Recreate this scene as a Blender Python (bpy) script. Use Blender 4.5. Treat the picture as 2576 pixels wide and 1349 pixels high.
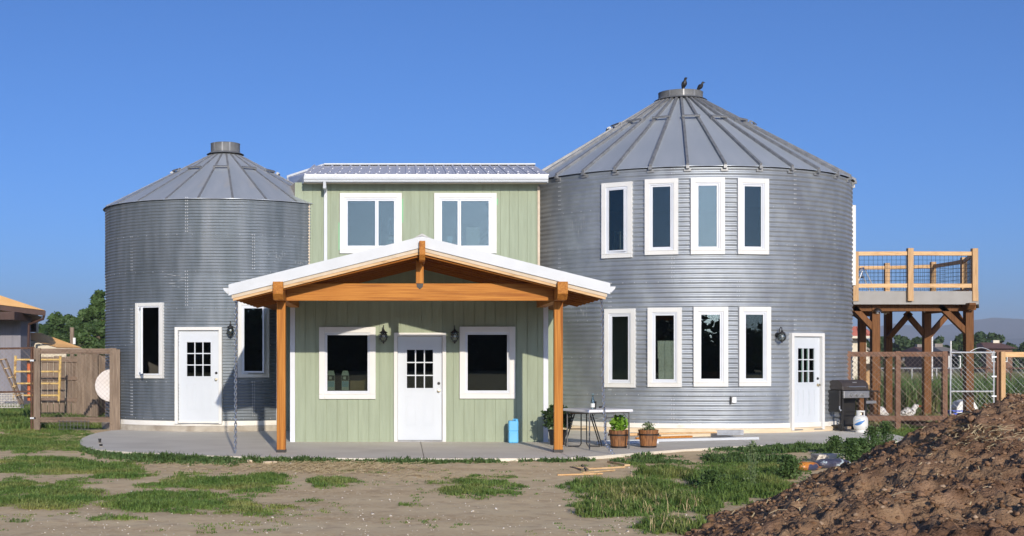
import bpy, math, random
import numpy as np
from mathutils import Vector, Matrix, noise as mnoise
for o in list(bpy.data.objects): bpy.data.objects.remove(o)
scene = bpy.context.scene
col = scene.collection
R_ = math.radians
rng = np.random.default_rng(7)
random.seed(7)

# ------------------------------------------------------------------ camera
FX, CXP, HY = 3400.0, 1010.0, 900.0      # focal length, principal x, horizon row of a 2576 x 1349 picture
CAMZ = 1.62
cam = bpy.data.cameras.new('camera'); camo = bpy.data.objects.new('camera', cam); col.objects.link(camo)
camo.location = (0, 0, CAMZ); camo.rotation_euler = (R_(90), 0, 0)
cam.sensor_width = 36; cam.lens = 36 * FX / 2576
cam.shift_y = (HY - 674.5) / 2576; cam.shift_x = (1288.0 - CXP) / 2576
cam.clip_start = 0.2; cam.clip_end = 12000
scene.camera = camo
# ------------------------------------------------------------------ sky and sun
LD = Vector((-0.155, 1.0, -0.302)).normalized()       # direction the sunlight travels
SUN_EL = math.asin(-LD.z); SUN_AZ = math.atan2(-LD.x, -LD.y)   # azimuth clockwise from +Y
w = bpy.data.worlds.new('World'); scene.world = w; w.use_nodes = True
nt = w.node_tree; nt.nodes.clear()
sky = nt.nodes.new('ShaderNodeTexSky'); sky.sky_type = 'NISHITA'; sky.sun_disc = False
sky.sun_elevation = SUN_EL; sky.sun_rotation = SUN_AZ
sky.altitude = 0; sky.air_density = 0.55; sky.dust_density = 1.5; sky.ozone_density = 7.5
bg = nt.nodes.new('ShaderNodeBackground'); bg.inputs['Strength'].default_value = 0.138
wo = nt.nodes.new('ShaderNodeOutputWorld')
nt.links.new(sky.outputs[0], bg.inputs[0]); nt.links.new(bg.outputs[0], wo.inputs[0])
sl = bpy.data.lights.new('sun', 'SUN'); slo = bpy.data.objects.new('sun', sl); col.objects.link(slo)
sl.energy = 4.0; sl.angle = R_(0.5); sl.color = (1.0, 0.89, 0.74)
slo.rotation_euler = LD.to_track_quat('-Z', 'Y').to_euler(); slo.location = (0, 0, 40)
vs = scene.view_settings
vs.view_transform = 'Standard'; vs.look = 'None'; vs.gamma = 1; vs.use_curve_mapping = False
vs.exposure = 0.14

# ------------------------------------------------------------------ helpers
def gx(px, Y): return (px - CXP) / FX * Y
def gz(py, Y): return CAMZ + (HY - py) / FX * Y
def at(px, py, Y): return Vector((gx(px, Y), Y, gz(py, Y)))
def gY(py, z=0.0): return (CAMZ - z) * FX / (py - HY)
def ground(px, py, z=0.0):
    Y = gY(py, z); return Vector((gx(px, Y), Y, z))

W = {}          # world position of every object's origin
def wpos(o): return W.get(o.name, Vector((0, 0, 0))) if o else Vector((0, 0, 0))

def thing(name, label, cat, loc=(0, 0, 0), group=None, kind=None):
    o = bpy.data.objects.new(name, None); col.objects.link(o)
    o.location = loc; o.empty_display_size = 0.2
    tag(o, label, cat, group, kind); W[o.name] = Vector(loc)
    return o
def tag(o, label=None, cat=None, group=None, kind=None):
    if label: o['label'] = label
    if cat: o['category'] = cat
    if group: o['group'] = group
    if kind: o['kind'] = kind
    return o
def link(name, me, mat, parent=None, origin=None):
    o = bpy.data.objects.new(name, me); col.objects.link(o)
    if mat and not me.materials: me.materials.append(mat)
    if parent: o.parent = parent
    if origin is not None and parent is None: o.location = origin
    W[o.name] = wpos(parent) if parent else Vector(origin if origin is not None else (0, 0, 0))
    return o
def copy_tree(o, parent=None):
    c = o.copy(); col.objects.link(c); c.parent = parent
    for ch in list(o.children): copy_tree(ch, c)
    return c

class MB:
    """collects faces in world (or local) coordinates; build() links them as one mesh object"""
    def __init__(s): s.v = []; s.f = []; s.M = Matrix.Identity(4)
    def add(s, verts, faces):
        b = len(s.v); M = s.M
        s.v += [tuple(M @ Vector(p)) for p in verts]
        s.f += [tuple(b + i for i in f) for f in faces]
        return s
    def box(s, x0, x1, y0, y1, z0, z1):
        v = [(x0,y0,z0),(x1,y0,z0),(x1,y1,z0),(x0,y1,z0),(x0,y0,z1),(x1,y0,z1),(x1,y1,z1),(x0,y1,z1)]
        return s.add(v, [(0,3,2,1),(4,5,6,7),(0,1,5,4),(1,2,6,5),(2,3,7,6),(3,0,4,7)])
    def bar(s, a, b, wd, ht, up=(0,0,1)):
        a = Vector(a); b = Vector(b); d = (b-a).normalized(); up = Vector(up)
        if abs(d.dot(up)) > .98: up = Vector((0,1,0))
        sx = d.cross(up).normalized()*wd/2; sz = sx.cross(d).normalized()*ht/2
        v = [a-sx-sz,a+sx-sz,a+sx+sz,a-sx+sz,b-sx-sz,b+sx-sz,b+sx+sz,b-sx+sz]
        return s.add(v, [(0,3,2,1),(4,5,6,7),(0,1,5,4),(1,2,6,5),(2,3,7,6),(3,0,4,7)])
    def tube(s, pts, r, n=6, cap=True):
        pts = [Vector(p) for p in pts]; m = len(pts); rs = r if hasattr(r, '__len__') else [r]*m
        v = []; f = []; ref = None
        for i, p in enumerate(pts):
            d = (pts[min(i+1,m-1)]-pts[max(i-1,0)])
            d = d.normalized() if d.length > 1e-9 else Vector((0,0,1))
            if ref is None: ref = d.orthogonal().normalized()
            ref = (ref - d*ref.dot(d)); ref = ref.normalized() if ref.length > 1e-6 else d.orthogonal().normalized()
            q = d.cross(ref)
            for k in range(n):
                a = 2*math.pi*k/n; v.append(p + (ref*math.cos(a)+q*math.sin(a))*rs[i])
        for i in range(m-1):
            for k in range(n):
                k2 = (k+1) % n; f.append((i*n+k, i*n+k2, (i+1)*n+k2, (i+1)*n+k))
        if cap: f += [tuple(range(n-1,-1,-1)), tuple((m-1)*n+k for k in range(n))]
        return s.add(v, f)
    def lathe(s, prof, c=(0,0,0), n=24, a0=0, a1=2*math.pi):
        c = Vector(c); full = abs(a1-a0-2*math.pi) < 1e-6; k = n if full else n+1
        v = []; f = []
        for (r, z) in prof:
            for i in range(k):
                a = a0+(a1-a0)*i/n; v.append(c+Vector((r*math.sin(a), -r*math.cos(a), z)))
        for j in range(len(prof)-1):
            for i in range(n):
                i2 = (i+1) % k; f.append((j*k+i, j*k+i2, (j+1)*k+i2, (j+1)*k+i))
        return s.add(v, f)
    def prism(s, poly, axis, a, b):
        """poly: 2-D outline; axis 'x','y','z' is extruded from a to b"""
        n = len(poly)
        mk = {'x': lambda p,t:(t,p[0],p[1]), 'y': lambda p,t:(p[0],t,p[1]), 'z': lambda p,t:(p[0],p[1],t)}[axis]
        v = [mk(p,a) for p in poly]+[mk(p,b) for p in poly]
        f = [tuple(range(n-1,-1,-1)), tuple(range(n,2*n))]+[(i,(i+1)%n,n+(i+1)%n,n+i) for i in range(n)]
        return s.add(v, f)
    def torus(s, c, R, r, M3=None, n=14, m=6, sx=1, sz=1):
        c = Vector(c); M3 = M3 or Matrix.Identity(3); v=[]; f=[]
        for i in range(n):
            a = 2*math.pi*i/n
            for j in range(m):
                b = 2*math.pi*j/m
                v.append(c + M3 @ Vector(((R+r*math.cos(b))*math.cos(a)*sx, r*math.sin(b), (R+r*math.cos(b))*math.sin(a)*sz)))
        for i in range(n):
            for j in range(m):
                f.append((i*m+j, ((i+1)%n)*m+j, ((i+1)%n)*m+(j+1)%m, i*m+(j+1)%m))
        return s.add(v, f)
    def build(s, name, mat, parent=None, smooth=False, local=False, origin=None, kind=None, bevel=0):
        me = bpy.data.meshes.new(name)
        off = Vector((0,0,0)) if local else (wpos(parent) if parent else Vector(origin or (0,0,0)))
        me.from_pydata([(p[0]-off[0], p[1]-off[1], p[2]-off[2]) for p in s.v], [], s.f)
        if not FIXN.get('off'):
            import bmesh
            bm = bmesh.new(); bm.from_mesh(me); bmesh.ops.recalc_face_normals(bm, faces=bm.faces); bm.to_mesh(me); bm.free()
        if smooth:
            me.polygons.foreach_set('use_smooth', [True]*len(me.polygons))
            try: me.set_sharp_from_angle(angle=R_(40))
            except Exception: pass
        o = link(name, me, mat, parent, origin)
        if kind: o['kind'] = kind
        if bevel:
            b = o.modifiers.new('bevel','BEVEL'); b.width = bevel; b.segments = 2; b.limit_method = 'ANGLE'
        return o
FIXN = {}
def quads_mesh(name, verts, nper=4, smooth=False, faces=None):
    """numpy: verts (N*nper,3), each nper consecutive verts make one face"""
    me = bpy.data.meshes.new(name); verts = np.asarray(verts, dtype=np.float32)
    nv = len(verts); me.vertices.add(nv); me.vertices.foreach_set('co', verts.ravel())
    if faces is None:
        nf = nv//nper; idx = np.arange(nv, dtype=np.int32); st = np.arange(0, nv, nper, dtype=np.int32)
    else:
        faces = np.asarray(faces, dtype=np.int32); nper = faces.shape[1]; nf = len(faces)
        idx = faces.ravel(); st = np.arange(0, nf*nper, nper, dtype=np.int32)
    me.loops.add(len(idx)); me.loops.foreach_set('vertex_index', idx)
    me.polygons.add(nf); me.polygons.foreach_set('loop_start', st)
    try: me.polygons.foreach_set('loop_total', np.full(nf, nper, dtype=np.int32))
    except Exception: pass
    if smooth: me.polygons.foreach_set('use_smooth', np.ones(nf, dtype=bool))
    me.update(calc_edges=True); me.validate()
    return me
def fbm(x, y, z=0.0, o=4):
    s = 0; a = .5; f = 1
    for _ in range(o):
        s += a*mnoise.noise((x*f, y*f, z*f+3.7)); a *= .5; f *= 2.03
    return s
def sstep(a, b, x):
    t = min(1, max(0, (x-a)/(b-a))) if a != b else 0
    return t*t*(3-2*t)

# ------------------------------------------------------------------ materials
MT = {}
def srgb(r, g, b):
    f = lambda c: (c/255/12.92) if c/255 <= .04045 else ((c/255+.055)/1.055)**2.4
    return (f(r), f(g), f(b), 1)
def pmat(name, c1, c2=None, scale=6, stretch=(1,1,1), rough=.6, metal=0.0, bump=0.0, bscale=None, c3=None, c3scale=1.5,
         c3pos=(.55,.7), spec=.5, roughvar=0.0, detail=5, trans=0.0, alpha=None, obj_var=0.0, contrast=(.35,.65)):
    m = bpy.data.materials.new(name); m.use_nodes = True; n = m.node_tree; b = n.nodes['Principled BSDF']
    b.inputs['Roughness'].default_value = rough; b.inputs['Metallic'].default_value = metal
    b.inputs['Specular IOR Level'].default_value = spec
    tc = n.nodes.new('ShaderNodeTexCoord'); mp = n.nodes.new('ShaderNodeMapping'); mp.inputs['Scale'].default_value = stretch
    n.links.new(tc.outputs['Object'], mp.inputs['Vector'])
    nz = n.nodes.new('ShaderNodeTexNoise'); nz.inputs['Scale'].default_value = scale; nz.inputs['Detail'].default_value = detail
    n.links.new(mp.outputs[0], nz.inputs['Vector'])
    rp = n.nodes.new('ShaderNodeValToRGB'); c2 = c2 or c1
    rp.color_ramp.elements[0].position = contrast[0]; rp.color_ramp.elements[1].position = contrast[1]
    rp.color_ramp.elements[0].color = (*c1[:3],1); rp.color_ramp.elements[1].color = (*c2[:3],1)
    n.links.new(nz.outputs['Fac'], rp.inputs[0]); out = rp.outputs[0]
    if c3:
        n2 = n.nodes.new('ShaderNodeTexNoise'); n2.inputs['Scale'].default_value = c3scale; n2.inputs['Detail'].default_value = 6
        n.links.new(mp.outputs[0], n2.inputs['Vector'])
        r2 = n.nodes.new('ShaderNodeMapRange'); r2.inputs[1].default_value = c3pos[0]; r2.inputs[2].default_value = c3pos[1]
        n.links.new(n2.outputs['Fac'], r2.inputs[0])
        mx = n.nodes.new('ShaderNodeMix'); mx.data_type = 'RGBA'
        n.links.new(r2.outputs[0], mx.inputs['Factor']); n.links.new(out, mx.inputs['A']); mx.inputs['B'].default_value = (*c3[:3],1)
        out = mx.outputs['Result']
    if obj_var:
        oi = n.nodes.new('ShaderNodeObjectInfo'); hs = n.nodes.new('ShaderNodeHueSaturation')
        mr = n.nodes.new('ShaderNodeMapRange'); mr.inputs[3].default_value = 1-obj_var; mr.inputs[4].default_value = 1+obj_var
        n.links.new(oi.outputs['Random'], mr.inputs[0]); n.links.new(mr.outputs[0], hs.inputs['Value']); n.links.new(out, hs.inputs['Color']); out = hs.outputs[0]
    n.links.new(out, b.inputs['Base Color'])
    if roughvar:
        mr = n.nodes.new('ShaderNodeMapRange'); mr.inputs[3].default_value = rough-roughvar; mr.inputs[4].default_value = rough+roughvar
        n.links.new(nz.outputs['Fac'], mr.inputs[0]); n.links.new(mr.outputs[0], b.inputs['Roughness'])
    if bump:
        n3 = n.nodes.new('ShaderNodeTexNoise'); n3.inputs['Scale'].default_value = bscale or scale*2; n3.inputs['Detail'].default_value = 6
        n.links.new(mp.outputs[0], n3.inputs['Vector'])
        bp = n.nodes.new('ShaderNodeBump'); bp.inputs['Strength'].default_value = bump; bp.inputs['Distance'].default_value = .02
        n.links.new(n3.outputs['Fac'], bp.inputs['Height']); n.links.new(bp.outputs[0], b.inputs['Normal'])
    if trans:
        tr = n.nodes.new('ShaderNodeBsdfTranslucent'); n.links.new(out, tr.inputs['Color'])
        ms = n.nodes.new('ShaderNodeMixShader'); ms.inputs[0].default_value = trans
        o = n.nodes['Material Output']; n.links.new(b.outputs[0], ms.inputs[1]); n.links.new(tr.outputs[0], ms.inputs[2]); n.links.new(ms.outputs[0], o.inputs[0])
    MT[name] = m; return m
def glassmat(name, refl=.16, tint=(.55,.62,.6), rough=0.0):
    m = bpy.data.materials.new(name); m.use_nodes = True; n = m.node_tree; n.nodes.clear()
    o = n.nodes.new('ShaderNodeOutputMaterial'); t = n.nodes.new('ShaderNodeBsdfTransparent'); g = n.nodes.new('ShaderNodeBsdfGlossy')
    t.inputs[0].default_value = (*tint,1); g.inputs['Roughness'].default_value = rough; g.inputs['Color'].default_value = (.86,.97,.95,1)
    lw = n.nodes.new('ShaderNodeFresnel'); lw.inputs[0].default_value = 1.5
    mr = n.nodes.new('ShaderNodeMapRange'); mr.inputs[1].default_value = .04; mr.inputs[2].default_value = 1; mr.inputs[3].default_value = refl; mr.inputs[4].default_value = 1
    n.links.new(lw.outputs[0], mr.inputs[0])
    ms = n.nodes.new('ShaderNodeMixShader'); n.links.new(mr.outputs[0], ms.inputs[0]); n.links.new(t.outputs[0], ms.inputs[1]); n.links.new(g.outputs[0], ms.inputs[2]); n.links.new(ms.outputs[0], o.inputs[0])
    MT[name] = m; return m

pmat('zinc_old', (.165,.195,.22), (.235,.265,.295), 3, (1.6,1.6,.25), .60, .60, .08, 40, c3=(.295,.32,.345), c3scale=1.4, c3pos=(.56,.76), roughvar=.06, obj_var=.08)
pmat('zinc_bright', (.30,.33,.365), (.375,.405,.435), 2.5, (1.2,1.2,.7), .54, .65, .05, 40, c3=(.26,.285,.32), c3scale=1.0, c3pos=(.52,.7), roughvar=.06, obj_var=.07)
pmat('zinc_roof', (.40,.445,.49), (.48,.515,.55), 1.6, (2.2,.5,.5), .5, .4, .05, 20, c3=(.54,.51,.46), c3scale=1.2, c3pos=(.6,.75), obj_var=.05)
pmat('zinc_roof2', (.43,.475,.52), (.48,.52,.56), 1.6, (2.2,.5,.5), .48, .4, .04, 20, obj_var=.03)
pmat('cap_grey', (.15,.155,.16), (.21,.215,.22), 5, rough=.7, metal=.25)
pmat('zinc_trim', (.22,.225,.23), (.30,.305,.31), 6, rough=.5, metal=.4)
pmat('zinc_shiny', (.6,.61,.63), (.75,.76,.78), 8, rough=.28, metal=1.0)
pmat('bolt', (.66,.68,.70), rough=.4, metal=.5)
pmat('siding', (.29,.335,.245), (.325,.375,.275), 5, (3,3,.25), .85, 0, .2, 30, c3=(.39,.43,.335), c3scale=1.0, c3pos=(.66,.8), obj_var=.03, spec=.2)
pmat('white_trim', (.66,.66,.64), (.70,.70,.68), 3, rough=.55, bump=.03, spec=.3)
pmat('white_vinyl', (.62,.65,.70), (.66,.69,.74), 3, rough=.45, spec=.3)
pmat('white_door', (.55,.59,.635), (.575,.615,.66), 2, rough=.5, spec=.3)
pmat('white_metal', (.53,.56,.59), (.57,.60,.63), 3, rough=.45, bump=.01, spec=.35)
pmat('link_roof', (.60,.595,.62), (.66,.655,.68), 3, rough=.4, metal=.15)
pmat('tan_board', (.52,.43,.32), (.60,.50,.38), 6, rough=.7)
pmat('timber', (.34,.118,.016), (.52,.22,.040), 7, (6,6,6), .6, 0, .12, 14, c3=(.25,.08,.012), c3scale=2.2, c3pos=(.54,.72), obj_var=0.1, spec=.2, contrast=(.3,.7))
pmat('timber_x', (.34,.118,.016), (.52,.22,.040), 4, (.35,11,11), .6, 0, .12, 14, c3=(.25,.08,.012), c3scale=2.2, c3pos=(.54,.72), obj_var=0.05, spec=.2, contrast=(.3,.7))
pmat('timber_z', (.34,.118,.016), (.52,.22,.040), 4, (11,11,.3), .6, 0, .12, 14, c3=(.25,.08,.012), c3scale=2.2, c3pos=(.54,.72), obj_var=0.06, spec=.2, contrast=(.3,.7))
pmat('rafter_shaded', (.27,.09,.014), (.35,.13,.022), 7, (6,6,6), .7, 0, .08, 14, obj_var=.1, spec=.1)  # same timber, roof shade put into a deeper colour
pmat('decking', (.20,.068,.016), (.26,.095,.024), 5, (6,1,1), .75, spec=.1)  # board colour darkened to stand for shade under the porch roof
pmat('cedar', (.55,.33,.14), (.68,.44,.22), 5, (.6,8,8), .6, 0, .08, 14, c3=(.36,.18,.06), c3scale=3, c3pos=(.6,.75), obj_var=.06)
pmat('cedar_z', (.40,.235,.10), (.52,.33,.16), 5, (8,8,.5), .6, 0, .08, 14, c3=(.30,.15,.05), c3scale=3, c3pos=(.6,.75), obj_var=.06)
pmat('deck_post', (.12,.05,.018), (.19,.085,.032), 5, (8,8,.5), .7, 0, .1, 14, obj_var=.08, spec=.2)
pmat('rim_grey', (.31,.30,.285), (.34,.33,.315), 4, rough=.7, spec=.2)
pmat('old_wood', (.17,.125,.09), (.27,.205,.15), 6, (9,9,.5), .85, 0, .2, 16, c3=(.12,.08,.055), c3scale=2, c3pos=(.5,.75), obj_var=.12)
pmat('old_wood_x', (.17,.115,.08), (.27,.195,.14), 6, (.5,9,9), .85, 0, .2, 16, c3=(.12,.075,.05), c3scale=2, c3pos=(.5,.75), obj_var=.1)
pmat('brown_stain', (.15,.075,.045), (.20,.11,.07), 6, (4,4,4), .8, obj_var=.06)
pmat('concrete', (.67,.62,.52), (.73,.68,.58), 1.2, rough=.85, bump=.04, bscale=60, c3=(.60,.55,.46), c3scale=.7, c3pos=(.52,.75), spec=.3)
pmat('concrete_old', (.36,.32,.26), (.46,.42,.35), 5, rough=.9, bump=.3, bscale=25, c3=(.28,.24,.19), c3scale=3, c3pos=(.5,.7))
pmat('cream_wood', (.62,.50,.34), (.70,.58,.42), 4, (1,1,3), .8)
pmat('flash_white', (.74,.71,.64), (.80,.78,.72), 3, (1,1,2), .6, c3=(.6,.55,.46), c3scale=4, c3pos=(.58,.75))
pmat('interior', (.06,.058,.054), (.08,.077,.07), 3, rough=.9)  # darkness of the unlit rooms put into the base colour
pmat('interior_floor', (.035,.03,.025), rough=.8)  # floor likewise coloured dark for the unlit rooms
pmat('black_iron', (.018,.017,.017), (.03,.028,.027), 10, rough=.5, metal=.3)
pmat('grill_black', (.016,.015,.015), (.026,.024,.023), 6, rough=.42, spec=.5)
pmat('grill_lid', (.045,.036,.032), (.06,.05,.045), 6, rough=.4)
pmat('steel', (.55,.55,.55), (.66,.65,.64), 6, rough=.32, metal=.9)
pmat('brass', (.7,.62,.45), rough=.3, metal=.9)
pmat('tank_white', (.62,.62,.60), (.70,.70,.68), 5, rough=.4)
pmat('label_blue', (.03,.12,.36), (.05,.2,.5), 8, rough=.5)
pmat('label_light', (.35,.55,.75), rough=.5)
pmat('blue_plastic', (.10,.42,.74), (.12,.47,.80), 4, rough=.45)
pmat('table_plastic', (.70,.71,.73), (.76,.77,.79), 5, rough=.5)
pmat('leg_grey', (.085,.085,.09), (.12,.12,.125), 6, rough=.45, metal=.4)
pmat('stool_brown', (.11,.06,.035), (.16,.09,.055), 8, rough=.6)
pmat('barrel', (.16,.062,.022), (.34,.155,.055), 5, (9,9,.8), .6, 0, .15, 12, c3=(.09,.035,.014), c3scale=4, c3pos=(.5,.8), obj_var=.25)
pmat('soil', (.035,.024,.016), (.06,.04,.028), 30, rough=.95, bump=.5)
pmat('basil', (.16,.34,.03), (.28,.48,.05), 14, rough=.5, trans=.3)
pmat('herb', (.12,.17,.07), (.22,.27,.13), 14, rough=.6, trans=.2)
pmat('shrub', (.018,.045,.010), (.045,.085,.022), 10, rough=.6, trans=.2)
pmat('grass', (.085,.165,.03), (.18,.265,.06), 3, rough=.65, trans=.25, c3=(.32,.31,.10), c3scale=.9, c3pos=(.50,.74))
pmat('weed', (.065,.13,.034), (.13,.205,.06), 4, rough=.6, trans=.25)
pmat('field_grass', (.13,.15,.05), (.24,.24,.10), 2, rough=.7, trans=.2)
pmat('straw', (.46,.36,.19), (.60,.48,.28), 4, rough=.8)
pmat('leaf_tree', (.035,.075,.018), (.085,.15,.035), .8, rough=.65, trans=.25)
pmat('leaf_far', (.03,.06,.018), (.07,.115,.035), .15, rough=.7, trans=.2)
pmat('bark', (.10,.075,.05), (.17,.13,.09), 8, (4,4,1), .9, bump=.4)
pmat('streak', (.40,.42,.44), rough=.7)
pmat('clod_pale', (.30,.21,.14), (.42,.31,.22), 9, rough=.97, spec=.1)
pmat('clod', (.16,.092,.052), (.28,.17,.105), 9, rough=.97, bump=.6, bscale=50, spec=.1)
pmat('pebble', (.45,.41,.35), (.62,.58,.52), 8, rough=.85)
pmat('scrap_wood', (.50,.33,.16), (.64,.46,.26), 6, (1.2,1.2,1.2), .75, obj_var=.15)
pmat('flagstone', (.22,.15,.10), (.30,.21,.14), 6, rough=.85, bump=.2)
pmat('bird_black', (.012,.012,.014), (.02,.02,.024), 9, rough=.5)
pmat('duck_white', (.78,.76,.72), (.05,.045,.04), 26, rough=.7, contrast=(.52,.6))
pmat('duck_head', (.8,.78,.74), rough=.7)
pmat('duck_red', (.5,.07,.03), rough=.6)
pmat('ladder_alu', (.66,.68,.70), rough=.35, metal=.6)
pmat('galv', (.55,.57,.58), (.66,.68,.7), 8, rough=.4, metal=.7)
pmat('wire_brown', (.26,.20,.16), rough=.6, metal=.2)
pmat('wire_grey', (.30,.31,.31), rough=.5, metal=.6)
pmat('wire_black', (.03,.03,.035), rough=.5, metal=.4)
pmat('rusty_pipe', (.09,.045,.03), (.15,.075,.045), 10, rough=.8, metal=.2)
pmat('yellow_steel', (.62,.40,.10), (.70,.50,.20), 6, rough=.6, c3=(.25,.13,.06), c3scale=7, c3pos=(.55,.65))
pmat('orange_paint', (.55,.12,.03), rough=.6)
pmat('house_blue', (.22,.215,.25), (.25,.245,.28), 3, (6,6,.3), .85)
pmat('roof_orange', (.84,.48,.18), (.90,.54,.22), 2, rough=.75)
pmat('dark_brown', (.055,.028,.022), (.08,.042,.034), 4, rough=.7)
pmat('cream_paint', (.60,.54,.42), (.68,.62,.50), 3, rough=.75)
pmat('cream_metal', (.56,.54,.44), (.62,.60,.50), 2, rough=.6)
pmat('red_roof', (.30,.07,.05), (.36,.09,.065), 2, rough=.6)
pmat('brown_roof', (.13,.065,.05), (.17,.09,.07), 1, rough=.8)
pmat('grey_roof', (.22,.19,.17), (.28,.25,.22), 1, rough=.85)
pmat('cardboard', (.38,.25,.14), (.43,.29,.17), 4, rough=.85)
pmat('carton_white', (.70,.72,.70), rough=.7)
pmat('carton_dark', (.04,.05,.06), rough=.7)
pmat('bag_orange', (.50,.16,.02), (.62,.26,.05), 14, rough=.35, c3=(.05,.06,.12), c3scale=4, c3pos=(.52,.58))
pmat('bag_dark', (.04,.045,.08), (.10,.10,.15), 6, rough=.35, c3=(.5,.6,.65), c3scale=6, c3pos=(.58,.62))
pmat('newsprint', (.62,.56,.48), (.72,.67,.6), 9, (2,1,6), .8, c3=(.3,.26,.22), c3scale=8, c3pos=(.55,.65))
pmat('crate_blue', (.03,.07,.42), (.05,.10,.5), 5, rough=.5)
pmat('white_plastic', (.74,.74,.72), rough=.5)
pmat('disc_white', (.72,.66,.62), (.76,.72,.70), 3, rough=.6)
pmat('lattice', (.42,.40,.36), (.5,.48,.44), 5, rough=.8)
pmat('mountain', (.085,.085,.095), (.12,.11,.115), .004, rough=.95, c3=(.06,.065,.065), c3scale=.01, c3pos=(.45,.6))
pmat('paint_green_tape', (.18,.5,.25), rough=.6)
pmat('paper_blue', (.35,.55,.75), rough=.8)
pmat('rubber', (.02,.02,.02), rough=.8)
glassmat('pane_glass', .085, (.45,.52,.50))
glassmat('porch_glass', .045, (.55,.60,.56))
glassmat('lamp_glass', .12, (.8,.82,.8))
glassmat('bottle_glass', .15, (.75,.85,.85))
# ================================================================== GROUND
GZ = -0.05
SLAB_PX = [(198,1116),(205,1102),(240,1089),(300,1080),(500,1078),(700,1080),(740,1085),(1380,1085),(1440,1072),(1800,1074),(2110,1076),(2190,1083),(2262,1095),(2290,1106),(2250,1112),
           (2100,1116),(1900,1121),(1760,1128),(1640,1136),(1560,1143),(1470,1150),(1400,1153),(1060,1154),(800,1152),(600,1149),(420,1142),(300,1136),(230,1129)]
SLAB = [tuple(ground(x, y)[:2]) for x, y in SLAB_PX]
def in_poly(x, y, P):
    c = False; j = len(P)-1
    for i in range(len(P)):
        xi, yi = P[i]; xj, yj = P[j]
        if (yi > y) != (yj > y) and x < (xj-xi)*(y-yi)/(yj-yi)+xi: c = not c
        j = i
    return c
# patches of grass: (px0, px1, py0, py1, strength)
PATCH = [(-60,300,1076,1140,1.0),(278,600,1136,1168,.9),(600,880,1150,1168,1.0),(-40,240,1141,1200,.9),(144,375,1166,1207,.85),(-60,290,1216,1286,.95),
 (415,745,1194,1240,.95),(232,645,1230,1297,.95),(765,905,1200,1236,.7),(758,855,1254,1269,.7),(-20,105,1196,1246,.7),(30,340,1290,1316,.35),(450,740,1270,1303,.5),
 (864,1216,1150,1168,.95),(1290,1480,1146,1166,.95),(1079,1300,1198,1252,.5),(1434,1760,1203,1254,.85),(1462,1760,1236,1306,1.0),(1560,1760,1148,1200,.6),
 (1600,1760,1303,1352,.85),(1712,2020,1146,1202,.65),(1700,2000,1176,1264,1.0),(1700,1815,1243,1300,.95),(1795,2135,1119,1142,.8),(2115,2290,1112,1178,1.0),(2185,2360,1072,1106,.9),
 (860,1000,1165,1190,.25),(1010,1080,1268,1275,.4),(330,480,1205,1235,.6)]
def patch_mask(X, Y):
    if Y < 6: return 0.0
    px = CXP + X/Y*FX; py = HY + (CAMZ-GZ)/Y*FX
    m = 0.0
    for (a, b, c, d, s) in PATCH:
        if not (a-40 < px < b+40 and c-14 < py < d+14): continue
        u = (px-(a+b)/2)/((b-a)/2); v = (py-(c+d)/2)/((d-c)/2)
        r = (abs(u)**2.6+abs(v)**2.6)**(1/2.6)
        m = max(m, s*(1-sstep(.45, 1.22, r)))
    n = fbm(X*1.1, Y*.8, 0, 4)+1.0*fbm(X*3.6, Y*2.4, 5, 4)
    if m <= 0: return 0.0
    return max(0.0, min(1.0, m*1.35 + n*1.75 - .17))
def ground_h(X, Y):
    h = GZ + .030*fbm(X*.5, Y*.5) + .018*fbm(X*2.3, Y*2.3, 2)
    return h
def lines(lo, hi, step, far):
    mid = list(np.arange(lo, hi+1e-6, step)); out = []; x = hi; s = step
    while x < far: s *= 1.35; x += s; out.append(x)
    neg = []; x = lo; s = step
    while x > -far: s *= 1.35; x -= s; neg.append(x)
    return neg[::-1]+mid+out
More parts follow.
